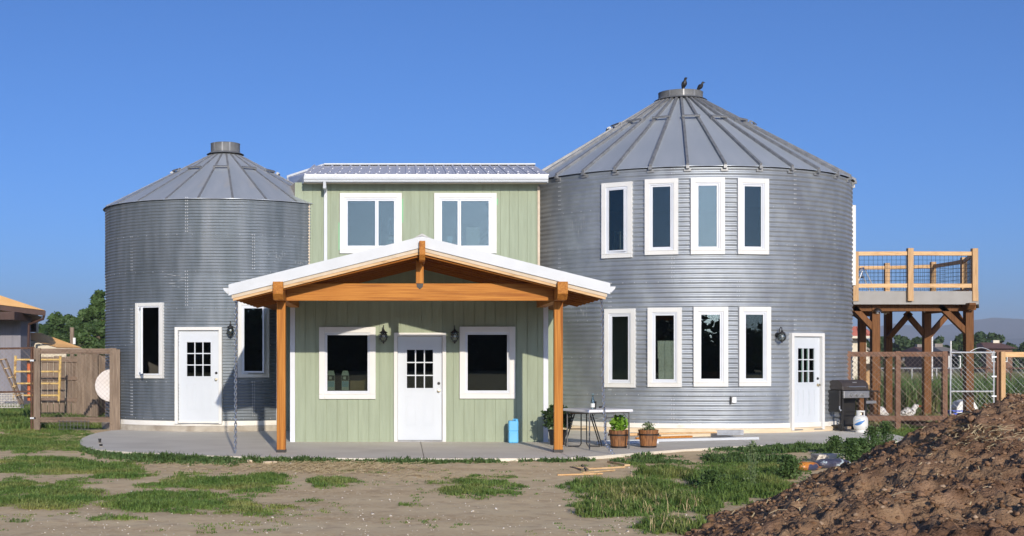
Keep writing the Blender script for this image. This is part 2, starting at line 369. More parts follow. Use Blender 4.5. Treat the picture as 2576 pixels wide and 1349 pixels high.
def build_ground():
    xs = lines(-9, 14, .11, 4500); ys = lines(11.5, 36, .11, 4500)
    nx, ny = len(xs), len(ys); V = np.zeros((ny, nx, 3), np.float32); D = np.zeros((ny, nx), np.float32)
    for j, y in enumerate(ys):
        for i, x in enumerate(xs):
            near = -10 < x < 15 and 11 < y < 37
            V[j, i] = (x, y, ground_h(x, y) if near else GZ)
            if near: D[j, i] = patch_mask(x, y)
            elif y > 36 or x < -9: D[j, i] = .8
    idx = np.arange(nx*ny).reshape(ny, nx)
    F = np.stack([idx[:-1,:-1], idx[:-1,1:], idx[1:,1:], idx[1:,:-1]], -1).reshape(-1, 4)
    me = quads_mesh('ground', V.reshape(-1, 3), faces=F, smooth=True)
    at_ = me.attributes.new('turf', 'FLOAT', 'POINT'); at_.data.foreach_set('value', D.ravel())
    m = bpy.data.materials.new('dirt_ground'); m.use_nodes = True; n = m.node_tree; b = n.nodes['Principled BSDF']
    b.inputs['Roughness'].default_value = .95; b.inputs['Specular IOR Level'].default_value = .15
    tc = n.nodes.new('ShaderNodeTexCoord')
    def nz(s, d=6):
        q = n.nodes.new('ShaderNodeTexNoise'); q.inputs['Scale'].default_value = s; q.inputs['Detail'].default_value = d; n.links.new(tc.outputs['Object'], q.inputs['Vector']); return q
    def ramp(src, stops):
        r = n.nodes.new('ShaderNodeValToRGB'); e = r.color_ramp.elements
        e[0].position, e[0].color = stops[0][0], (*stops[0][1], 1); e[1].position, e[1].color = stops[-1][0], (*stops[-1][1], 1)
        for p, c in stops[1:-1]: q = e.new(p); q.color = (*c, 1)
        n.links.new(src, r.inputs[0]); return r
    def mix(f, a, bb):
        x = n.nodes.new('ShaderNodeMix'); x.data_type = 'RGBA'; n.links.new(f, x.inputs['Factor']); n.links.new(a, x.inputs['A'])
        if isinstance(bb, tuple): x.inputs['B'].default_value = (*bb, 1)
        else: n.links.new(bb, x.inputs['B'])
        return x.outputs['Result']
    mpv = n.nodes.new('ShaderNodeMapping'); mpv.inputs['Scale'].default_value = (.28, 1.3, 1); n.links.new(tc.outputs['Object'], mpv.inputs['Vector']); bq = nz(.9, 7); n.links.new(mpv.outputs[0], bq.inputs['Vector'])
    big = ramp(bq.outputs['Fac'], [(.35, (.56,.39,.205)), (.5, (.73,.54,.30)), (.66, (.80,.63,.375))])
    fine = nz(26, 8); f2 = ramp(fine.outputs['Fac'], [(.38, (0,0,0)), (.62, (1,1,1))])
    c = mix(f2.outputs[0], big.outputs[0], (.75,.59,.36))
    mm = n.nodes.new('ShaderNodeMath'); mm.operation = 'MULTIPLY'; mm.inputs[1].default_value = .55
    mid = nz(5, 8); f3 = ramp(mid.outputs['Fac'], [(.52, (0,0,0)), (.68, (1,1,1))]); n.links.new(f3.outputs[0], mm.inputs[0])
    c = mix(mm.outputs[0], c, (.50,.35,.21))
    av = n.nodes.new('ShaderNodeAttribute'); av.attribute_name = 'turf'
    g = ramp(nz(9).outputs['Fac'], [(.35, (.12,.14,.05)), (.65, (.26,.22,.11))])
    gm = n.nodes.new('ShaderNodeMath'); gm.operation = 'MULTIPLY'; gm.inputs[1].default_value = .7; n.links.new(av.outputs['Fac'], gm.inputs[0])
    c = mix(gm.outputs[0], c, g.outputs[0])
    n.links.new(c, b.inputs['Base Color'])
    bp = n.nodes.new('ShaderNodeBump'); bp.inputs['Strength'].default_value = .22; bp.inputs['Distance'].default_value = .03
    n.links.new(nz(14, 10).outputs['Fac'], bp.inputs['Height']); n.links.new(bp.outputs[0], b.inputs['Normal'])
    o = link('ground', me, m); o['kind'] = 'structure'; o['label'] = 'bare tan dirt yard with patches of low grass'
build_ground()
# ------------------------------------------------------------------ concrete slab in three pours with open joints
def clip(P, nx, ny, d):           # keep nx*x+ny*y <= d
    out = []
    for i in range(len(P)):
        a, b = P[i], P[(i+1) % len(P)]; fa = nx*a[0]+ny*a[1]-d; fb = nx*b[0]+ny*b[1]-d
        if fa <= 0: out.append(a)
        if fa*fb < 0:
            t = fa/(fa-fb); out.append((a[0]+(b[0]-a[0])*t, a[1]+(b[1]-a[1])*t))
    return out
slab = thing('patio_slab', 'smooth grey concrete patio slab around the house front', 'slab', (-1, 29, 0)); slab['kind'] = 'structure'; del slab['category']
def slab_piece(P):
    if len(P) > 2:
        m = MB(); m.prism([(p[0], p[1]) for p in P], 'z', -.14, 0); return m.build('slab_section', MT['concrete'], slab)
def lin(p, q):                    # half-plane left of p->q
    nx, ny = q[1]-p[1], -(q[0]-p[0]); l = math.hypot(nx, ny); nx /= l; ny /= l
    return nx, ny, nx*p[0]+ny*p[1]
def smooth_poly(P, it=2):
    for _ in range(it):
        Q = []
        for i in range(len(P)):
            a, b = P[i], P[(i+1) % len(P)]
            Q += [(a[0]*.75+b[0]*.25, a[1]*.75+b[1]*.25), (a[0]*.25+b[0]*.75, a[1]*.25+b[1]*.75)]
        P = Q
    return P
SLABS = smooth_poly(SLAB, 2)
cuts = [((gx(1058,25.9), 15), (gx(1058,25.9)+.001, 40)), (tuple(ground(1414, 1141)[:2]), tuple(ground(1432, 1150)[:2])), (tuple(ground(1838, 1100)[:2]), tuple(ground(1896, 1119)[:2]))]
rest = SLABS
for (p, q) in cuts:
    nx, ny, d = lin(p, q)
    if nx < 0: nx, ny, d = -nx, -ny, -d
    slab_piece(clip(rest, nx, ny, d-.006)); rest = clip(rest, -nx, -ny, -(d+.006))
slab_piece(rest)

# ================================================================== DIRT MOUND
def mound_h(X, Y):
    d = (X-2.73)*.8824-(Y-13.2)*.4715
    d += .35*fbm(X*.6, Y*.6, 4)
    if d <= -.3: return -1
    h = .37*max(0, d)**1.18 if d > 0 else d*.2
    h = min(h, 1.16+.05*(X-8.5))
    if Y > 18.6: h -= .48*(Y-18.6)**1.15
    h *= .45+.55*sstep(8.5, 16.5, Y)
    return h
def mound_surface(X, Y):
    h = mound_h(X, Y)
    if h < -.5: return GZ-.2
    k = sstep(0, .35, h)
    n = fbm(X*1.3, Y*1.3, 1, 3)*.22 + (.25-abs(mnoise.noise((X*2.9, Y*2.9, 9))))*.16 + (.25-abs(mnoise.noise((X*6.3, Y*6.3, 2))))*.10 + fbm(X*15, Y*15, 3, 3)*.11
    return GZ + h - .02 + n*(.22+.78*k)
def build_mound():
    xs = np.arange(1.6, 10.6, .036); ys = np.arange(8.8, 22.2, .042)
    V = np.zeros((len(ys), len(xs), 3), np.float32)
    for j, y in enumerate(ys):
        for i, x in enumerate(xs):
            V[j, i] = (x, y, mound_surface(x, y))
    idx = np.arange(V.shape[0]*V.shape[1]).reshape(V.shape[:2])
    F = np.stack([idx[:-1,:-1], idx[:-1,1:], idx[1:,1:], idx[1:,:-1]], -1).reshape(-1, 4)
    zz = V[..., 2].ravel(); keep = (zz[F] > GZ-.12).any(axis=1); F = F[keep]
    used = np.unique(F); mp = -np.ones(V.shape[0]*V.shape[1], int); mp[used] = np.arange(len(used))
    me = quads_mesh('dirt_mound', V.reshape(-1, 3)[used], faces=mp[F], smooth=True)
    m = pmat('mound_soil', (.13,.072,.042), (.30,.185,.115), 4, rough=.97, bump=1.0, bscale=38, c3=(.33,.215,.125), c3scale=1.3, c3pos=(.48,.7), spec=.1, detail=9)
    o = link('dirt_mound', me, m); o['kind'] = 'structure'; o['label'] = 'big mound of dug brown earth at the right'
build_mound()
ICO = None
def ico():
    global ICO
    if ICO is None:
        t = (1+5**.5)/2
        v = np.array([(-1,t,0),(1,t,0),(-1,-t,0),(1,-t,0),(0,-1,t),(0,1,t),(0,-1,-t),(0,1,-t),(t,0,-1),(t,0,1),(-t,0,-1),(-t,0,1)], float); v /= np.linalg.norm(v[0])
        f = np.array([(0,11,5),(0,5,1),(0,1,7),(0,7,10),(0,10,11),(1,5,9),(5,11,4),(11,10,2),(10,7,6),(7,1,8),(3,9,4),(3,4,2),(3,2,6),(3,6,8),(3,8,9),(4,9,5),(2,4,11),(6,2,10),(8,6,7),(9,8,1)])
        ICO = (v, f)
    return ICO
def lumps(name, pts, sizes, mat, label, flat=.75):
    v0, f0 = ico(); Vs = []; Fs = []
    for i, (p, s) in enumerate(zip(pts, sizes)):
        a = random.random()*6.28; ca, sa = math.cos(a), math.sin(a)
        v = v0*(1+rng.uniform(-.42, .42, (12, 1)))*np.array([1, random.uniform(.6, 1), flat*random.uniform(.6, 1)])*s
        v = np.stack([v[:,0]*ca-v[:,1]*sa, v[:,0]*sa+v[:,1]*ca, v[:,2]], -1)+np.array(p)
        Vs.append(v); Fs.append(f0+12*i)
    me = quads_mesh(name, np.concatenate(Vs), faces=np.concatenate(Fs))
    o = link(name, me, mat); tag(o, label, None, None, 'stuff'); return o
pts = []; sz = []
while len(pts) < 15000:
    X = random.uniform(2, 10.2); Y = random.uniform(9.5, 21.5); h = mound_h(X, Y)
    if h < .0 and random.random() > .12: continue
    if h < -.3: continue
    if abs(X/Y) > .485: continue
    s = .005+.030*random.random()**3.2 + (.035 if random.random() < .006 else 0)
    pts.append((X, Y, mound_surface(X, Y)+s*.15)); sz.append(s)
lumps('dirt_clods', pts[:12500], sz[:12500], MT['clod'], 'loose brown clods lying over the earth mound')
lumps('dry_crumbs', pts[12500:], [q*.8 for q in sz[12500:]], MT['clod_pale'], 'paler dry crumbs and stones on the earth mound')
pts = []; sz = []
while len(pts) < 650:
    py = 1160+190*random.random()**.8; px = random.uniform(-20, 2100); p = ground(px, py, GZ)
    if patch_mask(p.x, p.y) > .3 or mound_h(p.x, p.y) > 0 or in_poly(p.x, p.y, SLABS): continue
    s = random.uniform(.004, .011) + (.012 if random.random() < .03 else 0)
    pts.append((p.x, p.y, ground_h(p.x, p.y)+s*.2)); sz.append(s)
lumps('pebbles', pts, sz, MT['pebble'], 'small pale pebbles scattered over the bare dirt')

# ================================================================== GRASS, WEEDS, STRAW
def blades(name, P, H, Wd, mat, label, lean=.5, kind='stuff', nb=7, spread=.03, curl=.35):
    """P (N,3) tuft roots, H (N,) heights; every tuft has nb bent blades of three triangles"""
    P = np.repeat(np.asarray(P, float), nb, 0); N = len(P); H = np.repeat(np.asarray(H, float), nb)*rng.uniform(.55, 1.1, N)
    a = rng.uniform(0, 2*np.pi, N); P = P+np.stack([np.cos(a), np.sin(a), np.zeros(N)], -1)*(spread*rng.random(N)**.5)[:, None]
    b = rng.uniform(0, 2*np.pi, N); d = np.stack([np.cos(b), np.sin(b), np.zeros(N)], -1); s = np.stack([-d[:,1], d[:,0], d[:,2]], -1)
    ln = rng.uniform(.15, 1, N)*lean; up = np.array([0, 0, 1.0]); wd = (Wd*rng.uniform(.6, 1.3, N))[:, None]/2
    mid = P+up*(H*.6)[:, None]+d*(H*ln*.45)[:, None]; tip = P+up*(H*(1-curl*ln))[:, None]+d*(H*ln*1.25)[:, None]
    V = np.stack([P-s*wd, P+s*wd, mid+s*wd*.9, mid-s*wd*.9, tip], 1).reshape(-1, 3)
    q = np.arange(N)*5
    F = np.concatenate([np.stack([q, q+1, q+2], -1), np.stack([q, q+2, q+3], -1), np.stack([q+3, q+2, q+4], -1)])
    me = quads_mesh(name, V, faces=F); o = link(name, me, mat); tag(o, label, None, None, kind); return o
P = []; H = []; PW = []; HW = []
tries = 0
while tries < 130000:
    tries += 1
    # sample evenly over the ground, denser with the picture's own scale
    py = HY+ (CAMZ-GZ)*FX/ (12.7+23*random.random()**.85); px = random.uniform(-40, 2420); p = ground(px, py, GZ)
    m = patch_mask(p.x, p.y)
    if m < .03 or random.random() > max(.10, m*1.25): continue
    if in_poly(p.x, p.y, SLABS): continue
    if mound_h(p.x, p.y) > .05: continue
    z = ground_h(p.x, p.y)-.004
    hh = (.016+.048*m)*(1+1.6*max(-.35, fbm(p.x*1.7, p.y*1.7, 8, 3)))*random.uniform(.6, 1.35)
    if px > 1440 and py > 1190: hh *= 1.9
    if 1118 < py < 1168 and 270 < px < 2140: PW.append((p.x, p.y, z)); HW.append(hh*1.5)
    else: P.append((p.x, p.y, z)); H.append(hh)
EDGE = [(205,1122),(230,1131),(300,1139),(420,1146),(600,1152),(800,1155),(1060,1157),(1400,1156),(1470,1153),(1560,1146),(1640,1139),(1760,1131),(1900,1124),(2100,1119),(2240,1114)]
for _ in range(9000):
    px = random.uniform(205, 2240); py = np.interp(px, [e[0] for e in EDGE], [e[1] for e in EDGE])
    dens = .55+1.5*fbm(px*.011, 3.3, 0, 4) + (.25 if px < 620 or px > 1800 else 0) - (.5 if 1420 < px < 1800 else 0)
    if random.random() > dens: continue
    p = ground(px, py+abs(random.gauss(0, 4.0 if px > 620 else 8)), GZ)
    if in_poly(p.x, p.y, SLABS) or mound_h(p.x, p.y) > .05: continue
    PW.append((p.x, p.y, ground_h(p.x, p.y)-.004)); HW.append(random.uniform(.04, .085)*(1+.8*max(0, fbm(px*.02, 8.1, 0, 2))))
for _ in range(1600):      # stray single tufts all over the dirt
    p = ground(random.uniform(-20, 2100), 1160+185*random.random(), GZ)
    if mound_h(p.x, p.y) > 0 or in_poly(p.x, p.y, SLABS) or fbm(p.x*.8, p.y*.8, 6, 3) < .02: continue
    P.append((p.x, p.y, ground_h(p.x, p.y)-.004)); H.append(random.uniform(.015, .04))
blades('lawn_grass', P, H, .011, MT['grass'], 'short patchy green grass growing over the dirt yard', lean=.9, nb=8, spread=.05)
blades('edge_weeds', PW, HW, .022, MT['weed'], 'low leafy weeds lining the front edge of the slab', lean=1.0, nb=6, spread=.05)
# a few seed heads and dry stalks in the taller patch
P = []; H = []
while len(P) < 220:
    px = random.uniform(1450, 1760); py = random.uniform(1200, 1345); p = ground(px, py, GZ)
    if patch_mask(p.x, p.y) < .5: continue
    P.append((p.x, p.y, GZ)); H.append(random.uniform(.08, .2))
blades('dry_stalks', P, H, .006, MT['straw'], 'dry straw coloured stalks standing in the taller grass', lean=.8, nb=2)
# grass beside and behind the fences
P = []; H = []
for _ in range(9000):
    Y = random.uniform(31.5, 45); px = random.uniform(-30, 300); X = gx(px, Y)
    if Y < 31.8 and px > 280: continue
    P.append((X, Y, GZ)); H.append(random.uniform(.08, .22))
blades('backyard_grass', P, H, .02, MT['grass'], 'uneven green grass behind the left wire fence', lean=.8, nb=5, spread=.08)
P = []; H = []
for _ in range(15000):
    Y = 32.2+61*random.random()**1.7; px = random.uniform(2110, 2640); X = gx(px, Y)
    dens = .25 if Y < 39 else 1
    if random.random() > dens: continue
    P.append((X, Y, GZ)); H.append(random.uniform(.05, .16) if Y < 40 else random.uniform(.45, .95))
blades('field_grass', P, H, .028, MT['field_grass'], 'tall dry green field grass beyond the right wire fence', lean=.5, nb=6, spread=.15)
P = []; H = []
for _ in range(2600):
    Y = random.uniform(40, 52); px = random.uniform(2150, 2640); X = gx(px, Y)
    P.append((X, Y, GZ)); H.append(random.uniform(.5, 1.15))
blades('tall_weeds', P, H, .05, MT['weed'], 'dense dark tall weeds along the far pasture fence', lean=.5, nb=7, spread=.2)
# straw litter lying on the dirt
def litter(name, pts, L, mat, label, zf, lift=.01):
    Vs = []
    for (X, Y) in pts:
        a = random.random()*math.pi; l = L*random.uniform(.4, 1.4); dx, dy = math.cos(a)*l, math.sin(a)*l; z = zf(X, Y)+random.uniform(.004, lift)
        wx, wy = -math.sin(a)*.004, math.cos(a)*.004; dz = random.uniform(-.3, .6)*l*.4
        mx, my = X+dx*.5+wx*random.uniform(-6, 6), Y+dy*.5+wy*random.uniform(-6, 6); mz = z+dz*.5+.3*lift
        Vs += [(X-wx, Y-wy, z), (X+wx, Y+wy, z+.003), (mx+wx, my+wy, mz+.003), (mx-wx, my-wy, mz)]
        Vs += [(mx-wx, my-wy, mz), (mx+wx, my+wy, mz+.003), (X+dx+wx, Y+dy+wy, z+dz+.003), (X+dx-wx, Y+dy-wy, z+dz)]
    me = quads_mesh(name, Vs); o = link(name, me, mat); tag(o, label, None, None, 'stuff')
pts = []
for (a, b, c, d, k) in [(590,1060,1156,1196,3200),(900,1300,1190,1215,200),(120,230,1085,1122,700),(60,300,1055,1082,500),(300,600,1150,1200,250)]:
    for _ in range(k):
        p = ground(random.gauss((a+b)/2, (b-a)/4), random.gauss((c+d)/2, (d-c)/4), GZ); pts.append((p.x, p.y))
litter('straw_litter', [q for q in pts if not in_poly(q[0], q[1], SLABS)], .10, MT['straw'], 'pale straw strewn over the dirt near the porch', ground_h, .02)
pts = []
while len(pts) < 520:
    X = random.uniform(2.8, 10); Y = random.uniform(10.5, 20.5)
    if mound_h(X, Y) > .1: pts.append((X, Y))
for _ in range(260): pts.append((random.gauss(5.75, .22), random.gauss(13.3, .4)))
litter('mound_straw', pts, .16, MT['straw'], 'dry stalks and straw sticking out of the earth mound', mound_surface, .05)
# ================================================================== WINDOWS AND DOORS (built in a wall frame: x right, y inward, z up)
def frame_flat(px, Y, zb): return Matrix.Translation((gx(px, Y), Y, zb))
def frame_ang(P, th):      # th: outward direction (sin th, -cos th)
    return Matrix.Translation(P) @ Matrix.Rotation(th, 4, 'Z')
def rect_ring(m, x0, x1, z0, z1, wd, y0, y1, wb=None):
    wb = wb or wd
    m.box(x0, x0+wd, y0, y1, z0, z1); m.box(x1-wd, x1, y0, y1, z0, z1)
    m.box(x0+wd, x1-wd, y0+.001, y1, z0, z0+wb); m.box(x0+wd, x1-wd, y0+.001, y1, z1-wd, z1)
def make_window(root, M, wd, ht, tw=.115, lites=(1.0,), glass='pane_glass', out=.05, fw=.03, sw=.035, open_sash=None, deep=.10, sash_deg=-28):
    """M: frame whose origin is the middle of the lower trim edge on the wall face"""
    m = MB(); m.M = M; rect_ring(m, -wd/2, wd/2, 0, ht, tw, -out, deep)
    m.box(-wd/2-.004, wd/2+.004, -out-.012, -out+.01, tw*.86, tw*.98)
    win = m.build('window', MT['white_trim'], root, bevel=.004)
    x0, x1, z0, z1 = -wd/2+tw, wd/2-tw, tw, ht-tw
    m = MB(); m.M = M; rect_ring(m, x0, x1, z0, z1, fw, -out+.018, deep-.01); m.build('window_frame', MT['white_vinyl'], win)
    x0 += fw; x1 -= fw; z0 += fw; z1 -= fw; tot = sum(lites); x = x0
    for i, l in enumerate(lites):
        xa = x; xb = x+(x1-x0)*l/tot; x = xb
        Ms = M
        if open_sash == i:
            Ms = M @ Matrix.Translation((xa, -.02, 0)) @ Matrix.Rotation(R_(sash_deg), 4, 'Z') @ Matrix.Translation((-xa, .0, 0))
        m = MB(); m.M = Ms; rect_ring(m, xa+.003, xb-.003, z0+.003, z1-.003, sw, -.012, .035); m.build('sash', MT['white_vinyl'], win)
        m = MB(); m.M = Ms; m.box(xa+sw+.002, xb-sw-.002, .006, .016, z0+sw+.002, z1-sw-.002); m.build('pane', MT[glass], win)
    return win
def make_door(root, M, wd, ht, tw=.075, knob=1, glass='porch_glass', recess=.05):
    m = MB(); m.M = M
    m.box(-wd/2, -wd/2+tw, -.05, .14, 0, ht); m.box(wd/2-tw, wd/2, -.05, .14, 0, ht); m.box(-wd/2+tw, wd/2-tw, -.049, .14, ht-tw, ht)
    m.build('door_frame', MT['white_trim'], root, bevel=.003)
    x0, x1, z0, z1 = -wd/2+tw+.004, wd/2-tw-.004, .03, ht-tw-.004; y0, y1 = recess-.02, recess+.025
    W_ = x1-x0; gx0, gx1 = x0+W_*.20, x1-W_*.20; gz0, gz1 = z0+(z1-z0)*.50, z0+(z1-z0)*.875
    m = MB(); m.M = M
    m.box(x0, gx0, y0, y1, z0, z1); m.box(gx1, x1, y0, y1, z0, z1); m.box(gx0, gx1, y0+.0005, y1, z0, gz0); m.box(gx0, gx1, y0+.0005, y1, gz1, z1)
    d = m.build('door', MT['white_door'], root)
    m = MB(); m.M = M; rect_ring(m, gx0-.03, gx1+.03, gz0-.03, gz1+.03, .035, y0-.012, y0+.01); m.build('glass_frame', MT['white_door'], d)
    m = MB(); m.M = M
    for k in (1, 2):
        xx = gx0+(gx1-gx0)*k/3; m.box(xx-.011, xx+.011, y0-.006, y0+.02, gz0, gz1)
        zz = gz0+(gz1-gz0)*k/3; m.box(gx0, gx1, y0-.005, y0+.02, zz-.011, zz+.011)
    m.build('muntin', MT['white_door'], d)
    for i in range(3):
        for j in range(3):
            m = MB(); m.M = M; a = gx0+(gx1-gx0)*i/3; b = gx0+(gx1-gx0)*(i+1)/3; c = gz0+(gz1-gz0)*j/3; e = gz0+(gz1-gz0)*(j+1)/3
            m.box(a+.009, b-.009, y0+.014, y0+.02, c+.009, e-.009); m.build('pane', MT[glass], d)
    for s in (-1, 1):        # two moulded lower panels
        cx = s*W_*.20; hw = W_*.115
        m = MB(); m.M = M; rect_ring(m, cx-hw, cx+hw, z0+.28, z0+.86, .016, y0-.008, y0+.01); m.build('panel_moulding', MT['white_door'], d)
        m = MB(); m.M = M; m.box(cx-hw+.035, cx+hw-.035, y0-.006, y0+.01, z0+.315, z0+.825); m.build('raised_panel', MT['white_door'], d)
    kx = knob*(W_/2-.065)
    m = MB(); m.M = M @ Matrix.Translation((kx, y0, .98)) @ Matrix.Rotation(R_(90), 4, 'X'); m.lathe([(0,.075),(.022,.072),(.030,.055),(.022,.035),(.011,.03),(.011,.01),(.032,.008),(.032,0)], n=14); m.build('knob', MT['brass'], d, smooth=True)
    m = MB(); m.M = M @ Matrix.Translation((kx, y0, 1.12)) @ Matrix.Rotation(R_(90), 4, 'X'); m.lathe([(0,.02),(.026,.018),(.030,.0)], n=14); m.build('deadbolt', MT['steel' if knob and glass != 'porch_glass' else 'black_iron'], d, smooth=True)
    m = MB(); m.M = M; m.box(-wd/2+tw, wd/2-tw, -.045, .13, .0, .025); m.build('threshold', MT['zinc_trim'], root)

# ================================================================== GRAIN BINS
class Bin: pass
def bin_theta(B, px):
    a = (px-CXP)/FX; A = a*a+1; b = -2*(a*B.x+B.y); c = B.x**2+B.y**2-B.R**2
    Y = (-b-math.sqrt(max(0, b*b-4*A*c)))/(2*A); X = a*Y
    return math.atan2(X-B.x, -(Y-B.y)), Y
def bin_opening(B, px0, px1, py0, py1):
    t0, _ = bin_theta(B, px0); t1, _ = bin_theta(B, px1); th = (t0+t1)/2; Y = B.y-B.R*math.cos(th)-.04
    wd = 2*B.R*math.tan((t1-t0)/2)*.985; zb = gz(py1, Y); zt = gz(py0, Y)
    P = Vector((B.x+B.R*math.sin(th), B.y-B.R*math.cos(th), zb))
    return th, wd, zb, zt, frame_ang(P, th)
def islands(F, nv):
    lab = np.arange(nv)
    while True:
        mn = lab[F].min(axis=1); new = lab.copy()
        for k in range(4): np.minimum.at(new, F[:, k], mn)
        new = new[new]
        if (new == lab).all(): break
        lab = new
    fl = lab[F[:, 0]]
    return [F[fl == q] for q in np.unique(fl)]
def bin_walls(B, tiers, nsheet, mat, pitch, amp, dth, openings, stag=.5):
    """tiers: list of (z_low, z_high); every curved corrugated sheet is its own object"""
    for k, (za, zb) in enumerate(tiers):
        nrow = max(4, int(round((zb-za)/pitch*6))); zz = np.linspace(za-.008, zb+.008, nrow+1)
        span = 2*math.pi/nsheet; off = B.off+(span*stag if k % 2 else 0)
        bolts = MB()
        for q in range(nsheet):
            t0 = off+q*span-.5*span; nth = max(3, int(round(span/dth))); tt = np.linspace(t0-.006, t0+span+.006, nth+1)
            rr = B.R+amp*np.cos(2*np.pi*zz/pitch)+(.0015 if q % 2 else -.0015)+(.002 if k % 2 else 0)
            Tm, Zm = np.meshgrid(tt, zz); Rm = rr[:, None]+.0025*np.sin(Tm*9+k*2)+.002*np.sin(Tm*23+Zm*4)
            V = np.stack([Rm*np.sin(Tm), -Rm*np.cos(Tm), Zm-B.z], -1)
            idx = np.arange(V.shape[0]*V.shape[1]).reshape(V.shape[:2])
            F = np.stack([idx[:-1,:-1], idx[:-1,1:], idx[1:,1:], idx[1:,:-1]], -1).reshape(-1, 4)
            tc = ((Tm[:-1,:-1]+Tm[1:,1:])/2).ravel(); zc = ((Zm[:-1,:-1]+Zm[1:,1:])/2).ravel(); keep = np.ones(len(F), bool)
            for (th, hw, z0, z1) in openings:
                dt = (tc-th+np.pi) % (2*np.pi)-np.pi
                keep &= ~((np.abs(dt) < hw) & (zc > z0) & (zc < z1))
            F = F[keep]
            if not len(F): continue
            for Fp in islands(F, V.shape[0]*V.shape[1]):
                used = np.unique(Fp); mp = np.zeros(V.shape[0]*V.shape[1], int); mp[used] = np.arange(len(used))
                me = quads_mesh('wall_sheet', V.reshape(-1, 3)[used], faces=mp[Fp], smooth=True)
                link('wall_sheet', me, mat, B.root)
            # bolt columns at the sheet's lap and a row along its foot
            def hit(t, z):
                for (th, hw, z0, z1) in openings:
                    dt = (t-th+math.pi) % (2*math.pi)-math.pi
                    if abs(dt) < hw+.03 and z0-.1 < z < z1+.1: return True
                return abs((t+math.pi) % (2*math.pi)-math.pi) > 1.75
            def bolt(t, z, r=.017):
                if hit(t, z): return
                n = Vector((math.sin(t), -math.cos(t), 0)); s = Vector((math.cos(t), math.sin(t), 0)); u = Vector((0, 0, 1)); c = Vector((B.x, B.y, z))+n*(B.R+amp-.001)
                bolts.add([c-s*r, c-u*r, c+s*r, c+u*r, c+n*.009], [(0,1,4),(1,2,4),(2,3,4),(3,0,4)])
            nb = int((zb-za)/pitch)
            for i in range(nb):
                zq = za+(i+.5)*pitch
                for dx in (-.022, .022): bolt(t0+dx/B.R, math.ceil(zq/pitch)*pitch)
            for i in range(int(span*B.R/.26)): bolt(t0+(i+.5)*.26/B.R, math.ceil((za+.01)/pitch)*pitch, .012)
        if bolts.v: FIXN['off'] = 1; bolts.build('bolt_heads', MT['bolt'], B.root, kind='stuff'); FIXN.clear()
def bin_roof(B, n, r0, z0, r1, z1, mat, off, rib_w, rib_h, step_r, step_w, step_m):
    span = 2*math.pi/n; steps = 6
    # one gore panel shared by all; slight dish between the seams
    V = []; F = []
    for j in range(9):
        t = j/8; r = r0+(r1-r0)*t; z = z0+(z1-z0)*t
        for i in range(steps+1):
            a = -span/2+span*i/steps; sag = .012*math.sin(math.pi*i/steps)*(1-t)
            rr = r*math.cos(span/2)/math.cos(a) if False else r
            V.append((rr*math.sin(a), -rr*math.cos(a), z-sag))
    for j in range(8):
        for i in range(steps):
            k = j*(steps+1)+i; F.append((k, k+1, k+steps+2, k+steps+1))
    k0 = len(V)
    for i in range(steps+1):
        a = -span/2+span*i/steps; V.append(((r0+.002)*math.sin(a), -(r0+.002)*math.cos(a), z0-.016))
    for i in range(steps): F.append((k0+i, k0+i+1, i+1, i))
    me = bpy.data.meshes.new('roof_panel'); me.from_pydata(V, [], F); me.materials.append(mat); me.polygons.foreach_set('use_smooth', [True]*len(F)); me.set_sharp_from_angle(angle=R_(30))
    sl = Vector((r1-r0, z1-z0)).normalized()     # along slope
    # seam rib shared
    m = MB(); A = Vector((0, -r0-.004, z0)); Bv = Vector((0, -r1, z1)); u = (Bv-A).normalized(); nrm = Vector((0, -u.z, u.y)); nrm = nrm if nrm.z > 0 else -nrm
    m.bar(A+nrm*rib_h*.5, Bv+nrm*rib_h*.5, rib_w, rib_h, nrm)
    if rib_h < .02:
        L = (Bv-A).length
        for i in range(1, 12):
            c = A+u*(L*i/12)+nrm*rib_h; m.add([c+Vector((-.012,0,0)), c-u*.012, c+Vector((.012,0,0)), c+u*.012, c+nrm*.012], [(0,1,4),(1,2,4),(2,3,4),(3,0,4)])
    rib = bpy.data.meshes.new('seam_rib'); rib.from_pydata(m.v, [], m.f); rib.materials.append(step_m)
    m = MB(); t = (r0-step_r)/(r0-r1); c = A+(Bv-A)*t
    hw = step_w/2; m.bar(c+nrm*(rib_h+.035)+Vector((-hw, 0, 0)), c+nrm*(rib_h+.035)+Vector((hw, 0, 0)), .06, .03, nrm)
    m.box(-hw, -hw+.03, c.y-.02, c.y+.02, c.z-.0, c.z+rib_h+.05); m.box(hw-.03, hw, c.y-.02, c.y+.02, c.z-.0, c.z+rib_h+.05)
    st = bpy.data.meshes.new('roof_step'); st.from_pydata(m.v, [], m.f); st.materials.append(step_m)
    for k in range(n):
        a = off+k*span
        o = link('roof_panel', me, None, B.root); o.rotation_euler.z = a; o.location.z = -B.z
        o = link('seam_rib', rib, None, B.root); o.rotation_euler.z = a+span/2; o.location.z = -B.z
        if k % 2 == 0:
            o = link('roof_step', st, None, B.root); o.rotation_euler.z = a; o.location.z = -B.z
def bin_cap(B, r, za, zb, mat):
    m = MB(); m.lathe([(r+.10, za-.05), (r+.012, za), (r, za+.005), (r, zb-.01), (r+.008, zb), (r*.9, zb+.012), (0, zb+.03)], (B.x, B.y, 0), 40)
    o = m.build('vent_cap', mat, B.root, smooth=True)
    for t in (R_(-4), R_(24), R_(-40)):
        n = Vector((math.sin(t), -math.cos(t), 0)); s = Vector((math.cos(t), math.sin(t), 0)); c = Vector((B.x, B.y, 0))+n*(r+.006)
        m = MB(); m.bar(c+Vector((0,0,za-.01)), c+Vector((0,0,zb)), .035, .014, n); m.build('cap_strap', MT['zinc_trim'], o)
